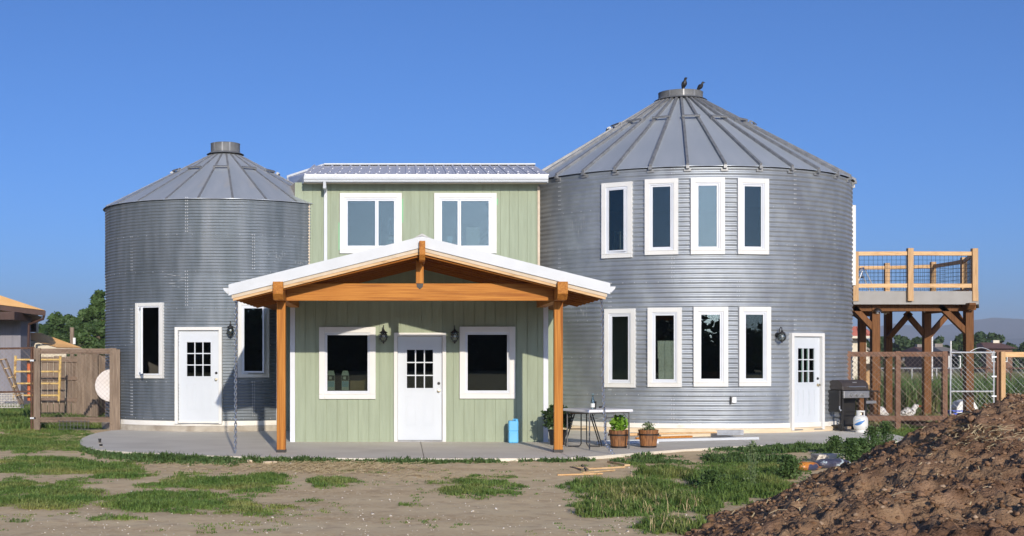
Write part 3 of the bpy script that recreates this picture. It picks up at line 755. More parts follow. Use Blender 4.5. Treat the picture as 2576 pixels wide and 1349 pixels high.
def bin_inside(B, zt, floor_z, openings):
    """lining with the gloom put into its colour, upper floor and ceiling so that rooms are real rooms"""
    r = B.R-.13; n = 160; zs = [.02]+sorted(set([round(z, 3) for o in openings for z in (o[2], o[3])]+[zt]))
    ths = np.linspace(-math.pi, math.pi, n+1); V = []; F = []
    for z in zs:
        for t in ths: V.append((B.x+r*math.sin(t), B.y-r*math.cos(t), z))
    for j in range(len(zs)-1):
        zc = (zs[j]+zs[j+1])/2
        for i in range(n):
            tc = (ths[i]+ths[i+1])/2
            if any(abs((tc-o[0]+math.pi) % (2*math.pi)-math.pi) < o[1] and o[2] < zc < o[3] for o in openings): continue
            k = j*(n+1)+i; F.append((k, k+1, k+n+2, k+n+1))
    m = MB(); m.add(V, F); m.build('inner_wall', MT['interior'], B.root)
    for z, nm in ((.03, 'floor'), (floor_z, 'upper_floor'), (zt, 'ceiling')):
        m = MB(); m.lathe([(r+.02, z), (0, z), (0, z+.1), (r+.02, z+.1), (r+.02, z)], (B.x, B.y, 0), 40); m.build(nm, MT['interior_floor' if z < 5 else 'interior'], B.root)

# ---- small bin, left
BL = Bin(); BL.x, BL.y, BL.R, BL.z = -4.237, 32.52, 2.823, 0.0; BL.off = R_(20)
BL.root = thing('grain_bin', 'smaller corrugated steel grain bin house with conical roof at left', 'grain bin', (BL.x, BL.y, 0), 'converted grain bins')
opL = {}
opL['w1'] = bin_opening(BL, 345, 413, 762, 952); opL['w2'] = bin_opening(BL, 597, 676, 760, 950); opL['d'] = bin_opening(BL, 442, 560, 823, 1067)
cutsL = [(o[0], o[1]/2/BL.R-.022, o[2]+.05, o[3]-.05) for k, o in opL.items() if k != 'd']
o = opL['d']; cutsL.append((o[0], o[1]/2/BL.R-.02, -.5, o[3]-.03))
EL = 5.114
bin_walls(BL, [(EL-.8128*(k+1), EL-.8128*k) for k in range(6)], 6, MT['zinc_old'], .0677, .0115, R_(1.4), cutsL)
bin_roof(BL, 24, BL.R+.055, EL+.012,   .33, 6.50, MT['zinc_roof'], R_(-4.4+7.5), .045, .012, 1.25, .36, MT['zinc_trim'])
bin_cap(BL, .349, 6.55, 6.76, MT['cap_grey'])
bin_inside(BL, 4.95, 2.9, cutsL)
for k, rz in (('w1', -1), ('w2', 0)):
    th, wd, zb, zt, M = opL[k]; make_window(BL.root, M, wd, zt-zb, .075, open_sash=0, sash_deg=-30 if k == 'w2' else -(90-math.degrees(abs(th)+math.atan2(-M.translation.x, M.translation.y)))+4)
# the left window's open casement standing out from the wall
th, wd, zb, zt, M = opL['d']; make_door(BL.root, M, wd, zt-zb, .07)
m = MB(); m.lathe([(BL.R-.02, .22), (BL.R+.015, .225), (BL.R+.03, .15), (BL.R+.05, .125)], (BL.x, BL.y, 0), 80); m.build('base_flashing', MT['flash_white'], BL.root, smooth=True)
m = MB(); m.lathe([(BL.R-.3, -.1), (BL.R+.10, -.1), (BL.R+.085, .105), (BL.R+.07, .125), (BL.R-.3, .125)], (BL.x, BL.y, 0), 90); m.build('foundation_ring', MT['concrete_old'], BL.root)
# ---- large bin, right
BR = Bin(); BR.x, BR.y, BR.R, BR.z = 6.809, 32.98, 3.98, 0.0; BR.off = R_(6)
BR.root = thing('grain_bin', 'larger corrugated steel grain bin house with ribbed conical roof at right', 'grain bin', (BR.x, BR.y, 0), 'converted grain bins')
opR = {}
for k, (a, b) in enumerate([(1515,1592),(1622,1707),(1736,1823),(1853,1932)]):
    opR['u%d' % k] = bin_opening(BR, a, b, (459,450,447,449)[k], (649,641,640,640)[k])
for k, (a, b) in enumerate([(1522,1600),(1629,1716),(1743,1831),(1856,1937)]):
    opR['l%d' % k] = bin_opening(BR, a, b, (777,774,772,772)[k], (975,974,973,972)[k])
opR['d'] = bin_opening(BR, 1985, 2068, 838, 1082)
cutsR = [(o[0], o[1]/2/BR.R-.016, o[2]+.05, o[3]-.05) for k, o in opR.items() if k != 'd']
o = opR['d']; cutsR.append((o[0], o[1]/2/BR.R-.014, -.5, o[3]-.03))
ER = 5.714
backw = (R_(173.3), .06, 1.00, 2.08)          # rear window one can look through
tR = [(ER-.87, ER)]
for k in range(5): tR.append((tR[-1][0]-.8128, tR[-1][0]))
tR.append((.19, tR[-1][0]))
bin_walls(BR, tR, 9, MT['zinc_bright'], .1016, .0135, R_(1.0), cutsR+[backw])
bin_roof(BR, 32, BR.R+.06, ER+.03, .50, 7.87, MT['zinc_roof2'], R_(1.7-5.6), .055, .055, 1.72, .42, MT['zinc_trim'])
bin_cap(BR, .534, 7.93, 8.075, MT['cap_grey'])
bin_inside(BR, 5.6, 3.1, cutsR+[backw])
for k, o in opR.items():
    if k == 'd': make_door(BR.root, o[4], o[1], o[3]-o[2], .075)
    else: make_window(BR.root, o[4], o[1], o[3]-o[2], .10, open_sash=0 if k == 'u0' else None, sash_deg=-7, glass='pane_glass')
m = MB(); m.lathe([(BR.R-.02, .20), (BR.R+.018, .20), (BR.R+.02, .10), (BR.R-.02, .10)], (BR.x, BR.y, 0), 120); m.build('base_flashing', MT['flash_white'], BR.root, smooth=True)
m = MB(); m.lathe([(BR.R-.2, -.1), (BR.R+.05, -.1), (BR.R+.05, .095), (BR.R-.2, .095)], (BR.x, BR.y, 0), 120); m.build('base_board', MT['cream_wood'], BR.root)
# eave clips under every rib
m = MB(); m.M = Matrix.Identity(4)
for k in range(32):
    t = R_(1.7)+2*math.pi*k/32
    m2 = MB(); m2.M = frame_ang(Vector((BR.x+BR.R*math.sin(t), BR.y-BR.R*math.cos(t), ER)), t); m2.box(-.075, .075, -.03, 0, -.09, -.035); m2.box(-.035, .035, -.10, -.005, -.035, .035); m2.build('eave_clip', MT['zinc_trim'], BR.root)
# pale mineral streaks below old roof leaks
def streaks(B, amp, spec, mat):
    m = MB(); FIXN['off'] = 1
    for (pa, pb, ya, yb, n, w0, w1, h0, h1) in spec:
        for _ in range(n):
            px = random.gauss((pa+pb)/2, (pb-pa)/4); t, Y = bin_theta(B, px); q = abs(px-(pa+pb)/2)/max(1, (pb-pa)/2)
            z1 = gz(ya+(yb-ya)*random.random()*max(.15, 1-q), Y); z0 = z1-random.uniform(h0, h1); dt = random.uniform(w0, w1)/B.R; V = []
            k = max(2, int((z1-z0)/.02)); r = B.R+amp+.0035
            for i in range(k+1):
                z = z0+(z1-z0)*i/k
                for e in (-1, 1):
                    a = t+e*dt*(.3+.7*random.random())/2; V.append((B.x+r*math.sin(a), B.y-r*math.cos(a), z))
            m.add(V, [(2*i, 2*i+1, 2*i+3, 2*i+2) for i in range(k)])
    m.build('stain_streaks', MT[mat], B.root, kind='stuff'); FIXN.clear()
random.seed(5)
streaks(BR, .0135, [(1425,1500,535,600,34,.005,.012,.03,.22),(1430,1500,768,800,12,.006,.02,.02,.10),(1520,1600,1030,1062,14,.05,.3,.004,.012),(1640,1900,1050,1064,24,.05,.4,.004,.012),(1430,1560,1045,1062,14,.05,.3,.004,.012)], 'streak')
streaks(BL, .0115, [(415,470,690,740,14,.05,.22,.004,.010),(670,720,630,665,16,.005,.012,.02,.09),(745,775,655,668,14,.005,.012,.02,.07)], 'streak')
# shed window on the bin's far right side (seen edge on)
for (t, w_, za, zb) in ((R_(78), .9, 3.32, 5.2),):
    P = Vector((BR.x+BR.R*math.sin(t), BR.y-BR.R*math.cos(t), za)); make_door(BR.root, frame_ang(P, t), w_, zb-za, .09)

# ================================================================== GREEN LINK HOUSE
HYW, HYU = 25.98, 30.7
house = thing('green_house', 'sage green board sided house joining the two steel bins', 'house', (.4, 31.0, 0))
def boards(x0, x1, Y, z0, ztop, holes, wb=.203, th=.014, name='siding_board'):
    n = int(math.ceil((x1-x0)/wb)); me = {}
    for k in range(n):
        a = x0+k*wb; b = min(x1, a+wb-.013)
        segs = [(z0, None)]
        cutsz = []
        for (hx0, hx1, hz0, hz1) in holes:
            if b > hx0+.01 and a < hx1-.01: cutsz.append((hx0, hx1, hz0, hz1))
        def seg(xa, xb, za, zb0, zb1):
            if xb-xa < .01 or max(zb0, zb1)-za < .01: return
            m = MB(); m.prism([(xa, za), (xb, za), (xb, zb1), (xa, zb0)], 'y', Y, Y+th); m.build(name, MT['siding'], house)
        ta, tb = ztop(a), ztop(b)
        if not cutsz: seg(a, b, z0, ta, tb); continue
        hx0, hx1, hz0, hz1 = cutsz[0]
        # board beside, below and above an opening (trim covers the joints)
        if a < hx0-.01: seg(a, hx0, z0, ta, ta)
        if b > hx1+.01: seg(hx1, b, z0, tb, tb)
        aa, bb = max(a, hx0), min(b, hx1)
        seg(aa, bb, z0, hz0, hz0); seg(aa, bb, hz1, ztop(aa), ztop(bb))
def rect_px(px0, px1, py0, py1, Y): return (gx(px0, Y), gx(px1, Y), gz(py1, Y), gz(py0, Y))
# porch box wall: gable top follows the porch roof
PRX, PRZ, PSL = .345, 3.46, .249       # ridge x, underside of decking at ridge, slope
def under(x): return PRZ-PSL*abs(x-PRX)
bx0, bx1 = gx(730, HYW), gx(1379, HYW)
wl = rect_px(803, 945, 823, 1004, HYW); wr = rect_px(1156, 1296, 822, 1003, HYW); dr = rect_px(991, 1122, 838, 1111, HYW)
sh = lambda h, s=.06: (h[0]+s, h[1]-s, h[2]+s if h[2] > .2 else -.1, h[3]-s)
boards(bx0+.095, bx1-.095, HYW, .0, under, [sh(wl), sh(wr), sh(dr, .04)])
for (xa, xb) in ((bx0, bx0+.093), (bx1-.093, bx1)):
    m = MB(); m.box(xa, xb, HYW-.018, HYW+.03, 0, under(xa)-.02); m.build('corner_trim', MT['white_vinyl'], house)
m = MB()     # sheathing with openings: strips round the windows
def sheath(m, x0, x1, Y, z0, z1, holes, top=None):
    xs = sorted(set([x0, x1]+[v for h in holes for v in h[:2]]))
    for a, b in zip(xs[:-1], xs[1:]):
        hs = [h for h in holes if h[0] <= a+1e-6 and h[1] >= b-1e-6]
        zt0, zt1 = (top(a), top(b)) if top else (z1, z1)
        if not hs: m.prism([(a, z0), (b, z0), (b, zt1), (a, zt0)], 'y', Y+.0145, Y+.14)
        else:
            h = hs[0]
            if h[2] > z0: m.box(a, b, Y+.0145, Y+.14, z0, h[2])
            m.prism([(a, h[3]), (b, h[3]), (b, zt1), (a, zt0)], 'y', Y+.0145, Y+.14)
xsplit = PRX
dh = sh(dr, .04)
sheath(m, bx0, PRX, HYW, .0, 0, [sh(wl), (dh[0], PRX, dh[2], dh[3])], under)
m.build('front_wall', MT['siding'], house)
m = MB(); sheath(m, PRX, bx1, HYW, .0, 0, [(PRX, dh[1], dh[2], dh[3]), sh(wr)], under); m.build('front_wall', MT['siding'], house)
for xa, nm in ((bx0+.01, 'side_wall'), (bx1-.11, 'side_wall')):
    m = MB(); m.box(xa, xa+.1, HYW+.14, HYU+.4, 0, under(xa)-.03); m.build(nm, MT['siding'], house)
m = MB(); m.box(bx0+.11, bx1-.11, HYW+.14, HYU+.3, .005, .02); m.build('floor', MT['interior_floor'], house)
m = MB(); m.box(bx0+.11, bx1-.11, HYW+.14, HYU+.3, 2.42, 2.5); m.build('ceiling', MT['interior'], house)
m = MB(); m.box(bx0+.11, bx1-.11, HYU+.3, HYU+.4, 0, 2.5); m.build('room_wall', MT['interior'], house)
make_window(house, frame_flat(874, HYW, wl[2]), wl[1]-wl[0], wl[3]-wl[2], .108, glass='porch_glass', fw=.022, sw=.022)
make_window(house, frame_flat(1226, HYW, wr[2]), wr[1]-wr[0], wr[3]-wr[2], .108, glass='porch_glass', fw=.022, sw=.022)
make_door(house, frame_flat(1056.5, HYW, 0.005), dr[1]-dr[0], dr[3], .07)
# short link walls beside the porch box
m = MB(); m.box(gx(697, 30.1), bx0+.02, 30.1, 30.2, 0, 2.75); m.build('link_wall', MT['siding'], house)
m = MB(); m.box(bx1-.02, gx(1412, 30.6), 30.6, 30.7, 0, 2.75); m.build('link_wall', MT['siding'], house)
m = MB(); m.box(gx(695, 30.07), gx(700, 30.07), 30.06, 30.1, .1, 2.7); m.build('link_trim', MT['white_trim'], house)
# upper storey wall
ux0, ux1 = gx(742, HYU), gx(1356, HYU); uz0, uz1 = 2.6, gz(466, HYU)+.06
ul = rect_px(855, 1011, 486, 638, HYU); ur = rect_px(1092, 1249, 486, 638, HYU)
boards(ux0, ux1, HYU, uz0, lambda x: uz1, [sh(ul), sh(ur)])
m = MB(); sheath(m, ux0, ux1, HYU, uz0, uz1, [sh(ul), sh(ur)]); m.build('upper_wall', MT['siding'], house)
m = MB(); m.box(ux1-.1, ux1, HYU+.14, 31.6, uz0, uz1); m.build('return_wall', MT['tan_board'], house)
m = MB(); m.box(ux0, ux1, HYU+3.4, HYU+3.5, uz0, uz1); m.build('room_wall', MT['interior'], house)
m = MB(); m.box(ux0, ux1, HYU+.14, HYU+3.4, uz0, uz0+.06); m.build('upper_floor', MT['interior_floor'], house)
m = MB(); m.box(ux0, ux1, HYU+.14, HYU+3.4, uz1-.05, uz1); m.build('ceiling', MT['interior'], house)
make_window(house, frame_flat(933, HYU, ul[2]), ul[1]-ul[0], ul[3]-ul[2], .11, lites=(.62, .38))
make_window(house, frame_flat(1170.5, HYU, ur[2]), ur[1]-ur[0], ur[3]-ur[2], .11, lites=(.38, .62))
for px in (776.5, 1355):
    m = MB(); m.box(gx(px-3, HYU), gx(px+3, HYU), HYU-.03, HYU+.02, uz0, gz(512 if px < 900 else 470, HYU)); m.build('seam_batten', MT['tan_board'], house)
# angled return wall and tan corner at the left
m = MB(); a = Vector((ux0, HYU+.01, 0)); b = Vector((ux0-.55, HYU+2.3, 0)); m.add([a+Vector((0,0,uz0)), b+Vector((0,0,uz0)), b+Vector((0,0,uz1)), a+Vector((0,0,uz1))], [(0,1,2,3)]); m.add([a+Vector((.1,0.05,uz0)), b+Vector((.1,0,uz0)), b+Vector((.1,0,uz1)), a+Vector((.1,0.05,uz1))], [(0,1,2,3)]); m.build('return_wall', MT['tan_board'], house)
# roof of the link: ribbed metal panels from eave to ridge
GYY = 30.3; ez = gz(441, GYY); RY = 33.5; rz = gz(419, RY)
rx0, rx1 = gx(768, GYY), gx(1381, GYY)
npan = 24; wv = (rx1-rx0)/npan; u = Vector((0, RY-GYY, rz-ez)).normalized()
for k in range(npan):
    xa = rx0+k*wv; xb = xa+wv
    m = MB(); m.prism([(GYY, ez), (RY, rz), (RY, rz+.02), (GYY, ez+.02)], 'x', xa+.002, xb-.002)
    m.bar((xa, GYY, ez+.03), (xa, RY, rz+.03), .045, .03); m.bar((xa+wv*.33, GYY, ez+.022), (xa+wv*.33, RY, rz+.022), .02, .01); m.bar((xa+wv*.66, GYY, ez+.022), (xa+wv*.66, RY, rz+.022), .02, .01)
    for f in (.25, .62): m.box(xa+.05, xa+.07, GYY+(RY-GYY)*f, GYY+(RY-GYY)*f+.02, ez+(rz-ez)*f+.02, ez+(rz-ez)*f+.035)
    m.build('roof_panel', MT['link_roof'], house)
m = MB(); m.bar((rx0+.25, RY, rz+.045), (rx1, RY, rz+.045), .26, .03); m.build('ridge_cap', MT['white_metal'], house)
# hip-like left end of the roof
A = Vector((rx0, GYY, ez+.02)); Bp = at(729, 474, 32.9); Cp = at(724, 447, 33.9); D = Vector((rx0+.25, RY, rz+.02))
m = MB(); m.add([A, Bp, Cp, D, A-Vector((0,0,.03)), Bp-Vector((0,0,.03)), Cp-Vector((0,0,.03)), D-Vector((0,0,.03))], [(0,3,2,1), (4,5,6,7), (0,1,5,4), (1,2,6,5), (2,3,7,6)]); 
hipo = m.build('hip_panel', MT['link_roof'], house)
m = MB(); m.bar(Cp+Vector((0,0,.02)), D+Vector((0,0,.02)), .10, .05); m.build('ridge_cap', MT['white_metal'], house)
m = MB(); m.bar(Bp, Cp, .06, .04); m.build('end_flashing', MT['white_metal'], house)
m = MB(); m.bar(A+Vector((-.01,0,-.085)), Bp+Vector((0,0,-.085)), .03, .15); m.build('fascia', MT['white_metal'], house)
m = MB(); m.add([A+Vector((0,0,-.16)), Bp+Vector((0,0,-.16)), Bp+Vector((.4,0,-.16)), A+Vector((.35,.45,-.16))], [(0,1,2,3)]); m.add([A+Vector((0,0,-.15)), Bp+Vector((0,0,-.15)), Bp+Vector((.4,0,-.15)), A+Vector((.35,.45,-.15))], [(0,1,2,3)]); m.build('soffit', MT['tan_board'], house)
m = MB(); m.box(rx0+.01, rx1-.02, GYY+.02, HYU-.001, ez-.15, ez-.13); m.build('soffit', MT['tan_board'], house)
m = MB(); m.box(rx0+.01, rx1-.02, GYY+.0, GYY+.02, ez-.17, ez-.005); m.build('fascia', MT['white_trim'], house)
gz0 = gz(457, GYY-.12); m = MB(); m.prism([(GYY-.002, gz0), (GYY-.085, gz0), (GYY-.10, gz0+.045), (GYY-.125, gz0+.06), (GYY-.13, gz0+.112), (GYY-.118, gz0+.112), (GYY-.112, gz0+.07), (GYY-.09, gz0+.055), (GYY-.078, gz0+.012), (GYY-.002, gz0+.012)], 'x', gx(765, GYY), gx(1378, GYY)); m.build('gutter', MT['white_metal'], house)
dx = gx(819.5, HYU); m = MB(); m.box(dx-.036, dx+.036, HYU-.075, HYU-.006, 2.6, gz(482, HYU)); m.build('downspout', MT['white_metal'], house)
m = MB(); m.tube([(dx, GYY-.06, gz0+.02), (dx, GYY-.05, gz0-.12), (dx, HYU-.1, gz(478, HYU)), (dx, HYU-.04, gz(486, HYU))], [.04, .04, .042, .038], 4); m.build('downspout_elbow', MT['white_metal'], house)
# strips of green masking tape beside the upper windows
for (px, y0, y1) in ((853, 560, 630), (1251, 500, 515), (1013, 500, 560)):
    m = MB(); m.box(gx(px-1.2, HYU), gx(px+1.2, HYU), HYU-.006, HYU-.001, gz(y1, HYU), gz(y0, HYU)); m.build('masking_tape', MT['paint_green_tape'], house)

# ================================================================== TIMBER PORCH
porch = thing('timber_porch', 'gabled porch with orange stained timber posts and white metal roof', 'porch', (.345, 23.14, 0))
PY0, PYP = 22.57, 23.14              # roof front edge, post line
exl, exr = gx(580, PY0), gx(1530, PY0)
plx, prx = gx(708, PYP), gx(1404, PYP)
for px_ in (plx, prx):
    m = MB(); m.box(px_-.074, px_+.074, PYP-.074, PYP+.074, .03, 2.58); p = m.build('post', MT['timber_z'], porch, bevel=.006)
    m = MB(); m.box(px_-.08, px_+.08, PYP-.08, PYP+.08, .002, .05); m.build('post_base', MT['black_iron'], p)
    # long plate resting on the post and running back to the wall
    m = MB(); z1 = 2.885; z0 = 2.583
    m.prism([(PY0-.11, z1), (PY0+.06, z1), (PY0+.06, z1-.09), (HYW+.2, z1-.09), (HYW+.2, z0), (PY0+.02, z0), (PY0-.11, z0+.10)], 'x', px_-.085, px_+.085); m.build('plate_beam', MT['timber'], porch, bevel=.005)
m = MB(); bz0, bz1 = gz(757, PYP), gz(714, PYP); m.box(plx+.09, prx-.09, PYP-.07, PYP+.07, bz0, bz1); m.build('tie_beam', MT['timber_x'], porch, bevel=.005)
kx = gx(1056, PYP); m = MB(); m.box(kx-.065, kx+.065, PYP-.09, PYP+.06, bz1+.0, 3.28); m.build('king_post', MT['timber_z'], porch, bevel=.004)
m = MB(); m.prism([(kx-.06, bz1+.005), (kx+.06, bz1+.005), (kx+.05, bz1-.06), (kx, bz1-.10), (kx-.05, bz1-.06)], 'y', PYP-.078, PYP-.071); m.build('bracket_plate', MT['black_iron'], porch)
m = MB(); m.prism([(PY0-.14, 3.56), (HYW+.3, 3.56), (HYW+.3, 3.24), (PY0-.05, 3.24), (PY0-.14, 3.33)], 'x', PRX-.05, PRX+.05); m.build('ridge_beam', MT['timber'], porch, bevel=.004)
ry = list(np.arange(PY0+.09, HYW+.1, .52))
for i, y in enumerate(ry):
    for s in (-1, 1):
        xe = exl+.05 if s < 0 else exr-.05; xi = PRX+s*.05
        m = MB(); m.prism([(xi, under(xi)), (xe, under(xe)), (xe, under(xe)-.075), (xe-s*.05, under(xe)-.11), (xi, under(xi)-.14)], 'y', y-.022, y+.022); m.build('rafter', MT['rafter_shaded'], porch)
for s in (-1, 1):       # decking boards laid across the rafters, then metal sheet
    xe = exl+.02 if s < 0 else exr-.02; L = abs(xe-PRX); nb = 22; 
    for k in range(nb):
        xa = PRX+s*L*k/nb; xb = PRX+s*(L*(k+1)/nb-.006)
        m = MB(); m.prism([(xa, under(xa)+.002), (xb, under(xb)+.002), (xb, under(xb)+.022), (xa, under(xa)+.022)], 'y', PY0+.04, HYU-.02); m.build('decking_board', MT['decking'], porch)
    m = MB(); xo = exl-.03 if s < 0 else exr+.03
    m.prism([(PRX, under(PRX)+.165), (xo, under(xo)+.165), (xo, under(xo)+.185), (PRX, under(PRX)+.185)], 'y', PY0-.03, HYU-.03); m.build('metal_roof', MT['white_metal'], porch)
    # stacked fascia at the gable end: white metal, tan board, wood strip
    for (dz0, dz1, y0, y1, mt, nm, xx) in ((.0, .168, PY0-.035, PY0-.005, 'white_metal', 'white_fascia', xo), (-.062, .0, PY0-.004, PY0+.03, 'tan_board', 'tan_fascia', xe), (-.105, -.062, PY0+.01, PY0+.04, 'cedar', 'wood_strip', xe-s*.02)):
        m = MB(); m.prism([(PRX, under(PRX)+dz1), (xx, under(xx)+dz1), (xx, under(xx)+dz0), (PRX, under(PRX)+dz0)], 'y', y0, y1); m.build(nm, MT[mt], porch)
    g0 = exl-.03 if s < 0 else exr+.03; zt = under(g0)+.15
    m = MB(); m.prism([(g0, zt-.02), (g0+s*.10, zt-.02), (g0+s*.085, zt-.06), (g0+s*.03, zt-.115), (g0, zt-.115)], 'y', PY0+.02, HYU-.05); m.build('gutter', MT['white_metal'], porch)
m = MB(); m.prism([(PRX-.17, under(PRX-.17)+.187), (PRX, under(PRX)+.20), (PRX+.17, under(PRX+.17)+.187), (PRX, under(PRX)+.24)], 'y', PY0+.05, HYU-.03); m.build('ridge_cap', MT['zinc_trim'], porch)
# rain chains
def chain(name, label, top, bot, wander):
    m = MB(); n = int((top-bot).length/.052)
    for i in range(n+1):
        t = i/n; c = top.lerp(bot, t)+Vector((wander*math.sin(t*9)*.3, 0, 0))
        if t > .93 and wander > .02: c.x += (t-.93)*2.0
        M3 = Matrix.Rotation(R_(90*(i % 2)+20), 3, 'Z'); m.torus(c, .021, .0085, M3, 8, 4, 1, 1.7)
    o = m.build(name, MT['zinc_shiny'], None, True, origin=tuple(bot)); tag(o, label, 'rain chain', 'rain chains at the porch corners'); return o
chain('rain_chain', 'steel rain chain hanging from the porch roof in front of the smaller bin', at(594, 742, PY0+.25), Vector((gx(592, PY0+.25), PY0+.25, .02)), .01)
chain('rain_chain', 'steel rain chain hanging from the porch roof beside the barrel planters', at(1512, 742, PY0+.25), Vector((gx(1523, PY0+.15), PY0+.15, -.02)), .03)
# ================================================================== RAISED DECK
DY, DB = 34.0, 39.5
dk = thing('raised_deck', 'raised timber deck with wire railing behind the larger bin', 'deck', (gx(2300, DY), DY, 0))
dz1, dz0 = gz(733, DY), gz(766, DY); dx0, dx1 = gx(2146, DY), gx(2460, DY)
deck_poly = [(dx0-.2, DY), (dx1, DY), (gx(2447, 36.6)+.15, 36.6), (gx(2347, 38.9), 39.1), (gx(2232, 39.6), 39.5), (dx0+.2, 39.5)]
m = MB(); m.box(dx0, dx1, DY-.02, DY+.02, dz0, dz1); m.build('rim_board', MT['rim_grey'], dk)
for i in range(1, 5):
    a, b = deck_poly[i], deck_poly[i+1]; m = MB(); m.bar((a[0], a[1], (dz0+dz1)/2), (b[0], b[1], (dz0+dz1)/2), .04, dz1-dz0); m.build('rim_board', MT['rim_grey' if i == 1 else 'deck_post'], dk)
# deck boards run across; cut to the outline
nb = 22
for k in range(nb):
    y0 = DY+.03+(39.4-DY-.03)*k/nb; y1 = DY+.03+(39.4-DY-.03)*(k+1)/nb-.008; ym = (y0+y1)/2
    xr = dx1-.03
    for i in range(1, 5):
        a, b = deck_poly[i], deck_poly[i+1]
        if a[1] <= ym <= b[1] and b[1] > a[1]: xr = a[0]+(b[0]-a[0])*(ym-a[1])/(b[1]-a[1])-.05
    m = MB(); m.box(dx0-.1, xr, y0, y1, dz1-.03, dz1+.004); m.build('deck_board', MT['cedar'], dk)
for k in range(8):
    y = DY+.35+k*.65; m = MB(); m.box(dx0-.1, dx1-.35-k*.12, y-.02, y+.02, dz0+.02, dz1-.03); m.build('joist', MT['deck_post'], dk)
def brace(a, b, w_=.14): m = MB(); m.bar(a, b, w_, w_, (0,1,0)); m.build('brace', MT['deck_post'], dk, bevel=.004)
posts = [(2201, DY+.35, .10), (2436, DY+.35, .10), (2168, DY+2.9, .09), (2234, DY+4.9, .095), (2331, DY+4.6, .10)]
for (px, Y, hw) in posts:
    if hw == 0: continue
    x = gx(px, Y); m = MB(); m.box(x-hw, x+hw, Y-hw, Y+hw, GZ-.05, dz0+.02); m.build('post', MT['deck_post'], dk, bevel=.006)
# beams under the joists
for Y in (DY+.35, DY+4.65):
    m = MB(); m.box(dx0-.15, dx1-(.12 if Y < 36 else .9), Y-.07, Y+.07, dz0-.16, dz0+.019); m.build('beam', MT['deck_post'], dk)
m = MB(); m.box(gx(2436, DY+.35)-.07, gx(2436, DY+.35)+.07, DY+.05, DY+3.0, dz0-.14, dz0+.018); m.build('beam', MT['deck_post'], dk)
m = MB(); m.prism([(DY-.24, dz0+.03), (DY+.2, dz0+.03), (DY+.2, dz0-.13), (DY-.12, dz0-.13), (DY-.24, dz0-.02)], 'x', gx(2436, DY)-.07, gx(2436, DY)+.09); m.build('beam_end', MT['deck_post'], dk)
zt = dz0-.06
x = gx(2436, DY+.35); brace((x, DY+.35, gz(840, DY)), (gx(2362, DY+.35), DY+.35, zt+.05)); brace((x, DY+.35, gz(840, DY)), (x, DY+1.35, zt))
x = gx(2201, DY+.35); brace((x, DY+.35, gz(825, DY)), (x-.25, DY+1.5, zt)); brace((x, DY+.35, gz(830, DY)), (x-.55, DY+.35, zt))
for (px, d) in ((2234, 1), (2331, 1), (2331, -1)):
    Y = DY+4.65; x = gx(px, Y); brace((x, Y-.05, gz(850, Y)), (x+d*.62, Y-.05, zt))
# railing
def rail_post(px, Y, top):
    x = gx(px, Y); m = MB(); m.box(x-.07, x+.07, Y-.07, Y+.07, dz1-.25 if Y < 35 else dz1, top); m.build('railing_post', MT['cedar_z'], dk, bevel=.005); return Vector((x, Y, 0))
rt = gz(625, DY-.02)
RP = [rail_post(2151, DY+.02, rt-.08), rail_post(2289, DY-.06, rt), rail_post(2451, DY+.02, rt), rail_post(2424, 36.8, rt-.02), rail_post(2347, 38.8, rt), rail_post(2231, 39.3, rt), rail_post(2150, 39.3, rt-.1)]
for a, b in zip(RP[:-1], RP[1:]):
    d = (b-a).normalized()*.07
    for z in (rt-.13, dz1+.14):
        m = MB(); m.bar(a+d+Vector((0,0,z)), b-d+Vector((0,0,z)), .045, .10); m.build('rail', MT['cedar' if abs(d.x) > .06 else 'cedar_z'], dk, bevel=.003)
    m = MB(); n = int((b-a).length/.105); 
    for i in range(1, n): p = a.lerp(b, i/n); m.tube([p+Vector((0,0,dz1+.03)), p+Vector((0,0,rt-.17))], .0045, 3, False)
    for k in range(9): z = dz1+.05+k*.105; m.tube([a+Vector((0,0,z)), b+Vector((0,0,z))], .0045, 3, False)
    m.build('wire_panel', MT['wire_black'], dk)
# dome lamps under the deck
def dome_lamp(px, py, Y, label):
    P = at(px, py, Y); m = MB(); m.lathe([(.0, .10), (.05, .095), (.10, .05), (.125, 0), (.118, 0), (.09, .045), (0, .085)], P, 20); o = m.build('dome_lamp', MT['zinc_shiny'], None, True, origin=tuple(P)); tag(o, label, 'lamp', 'dome lamps under the deck')
    m = MB(); m.lathe([(0, -.05), (.035, -.035), (.045, 0), (.03, .05)], P, 12); m.build('bulb', MT['white_plastic'], o, True)
dome_lamp(2207, 785, DY+.2, 'metal dome lamp on the deck post nearest the bin')
dome_lamp(2440, 777, DY+.2, 'metal dome lamp on the outer front deck post')
dome_lamp(2327, 783, DY+4.5, 'metal dome lamp on the middle rear deck post')
dome_lamp(2227, 788, DY+4.5, 'metal dome lamp on the rear deck post near the bin')
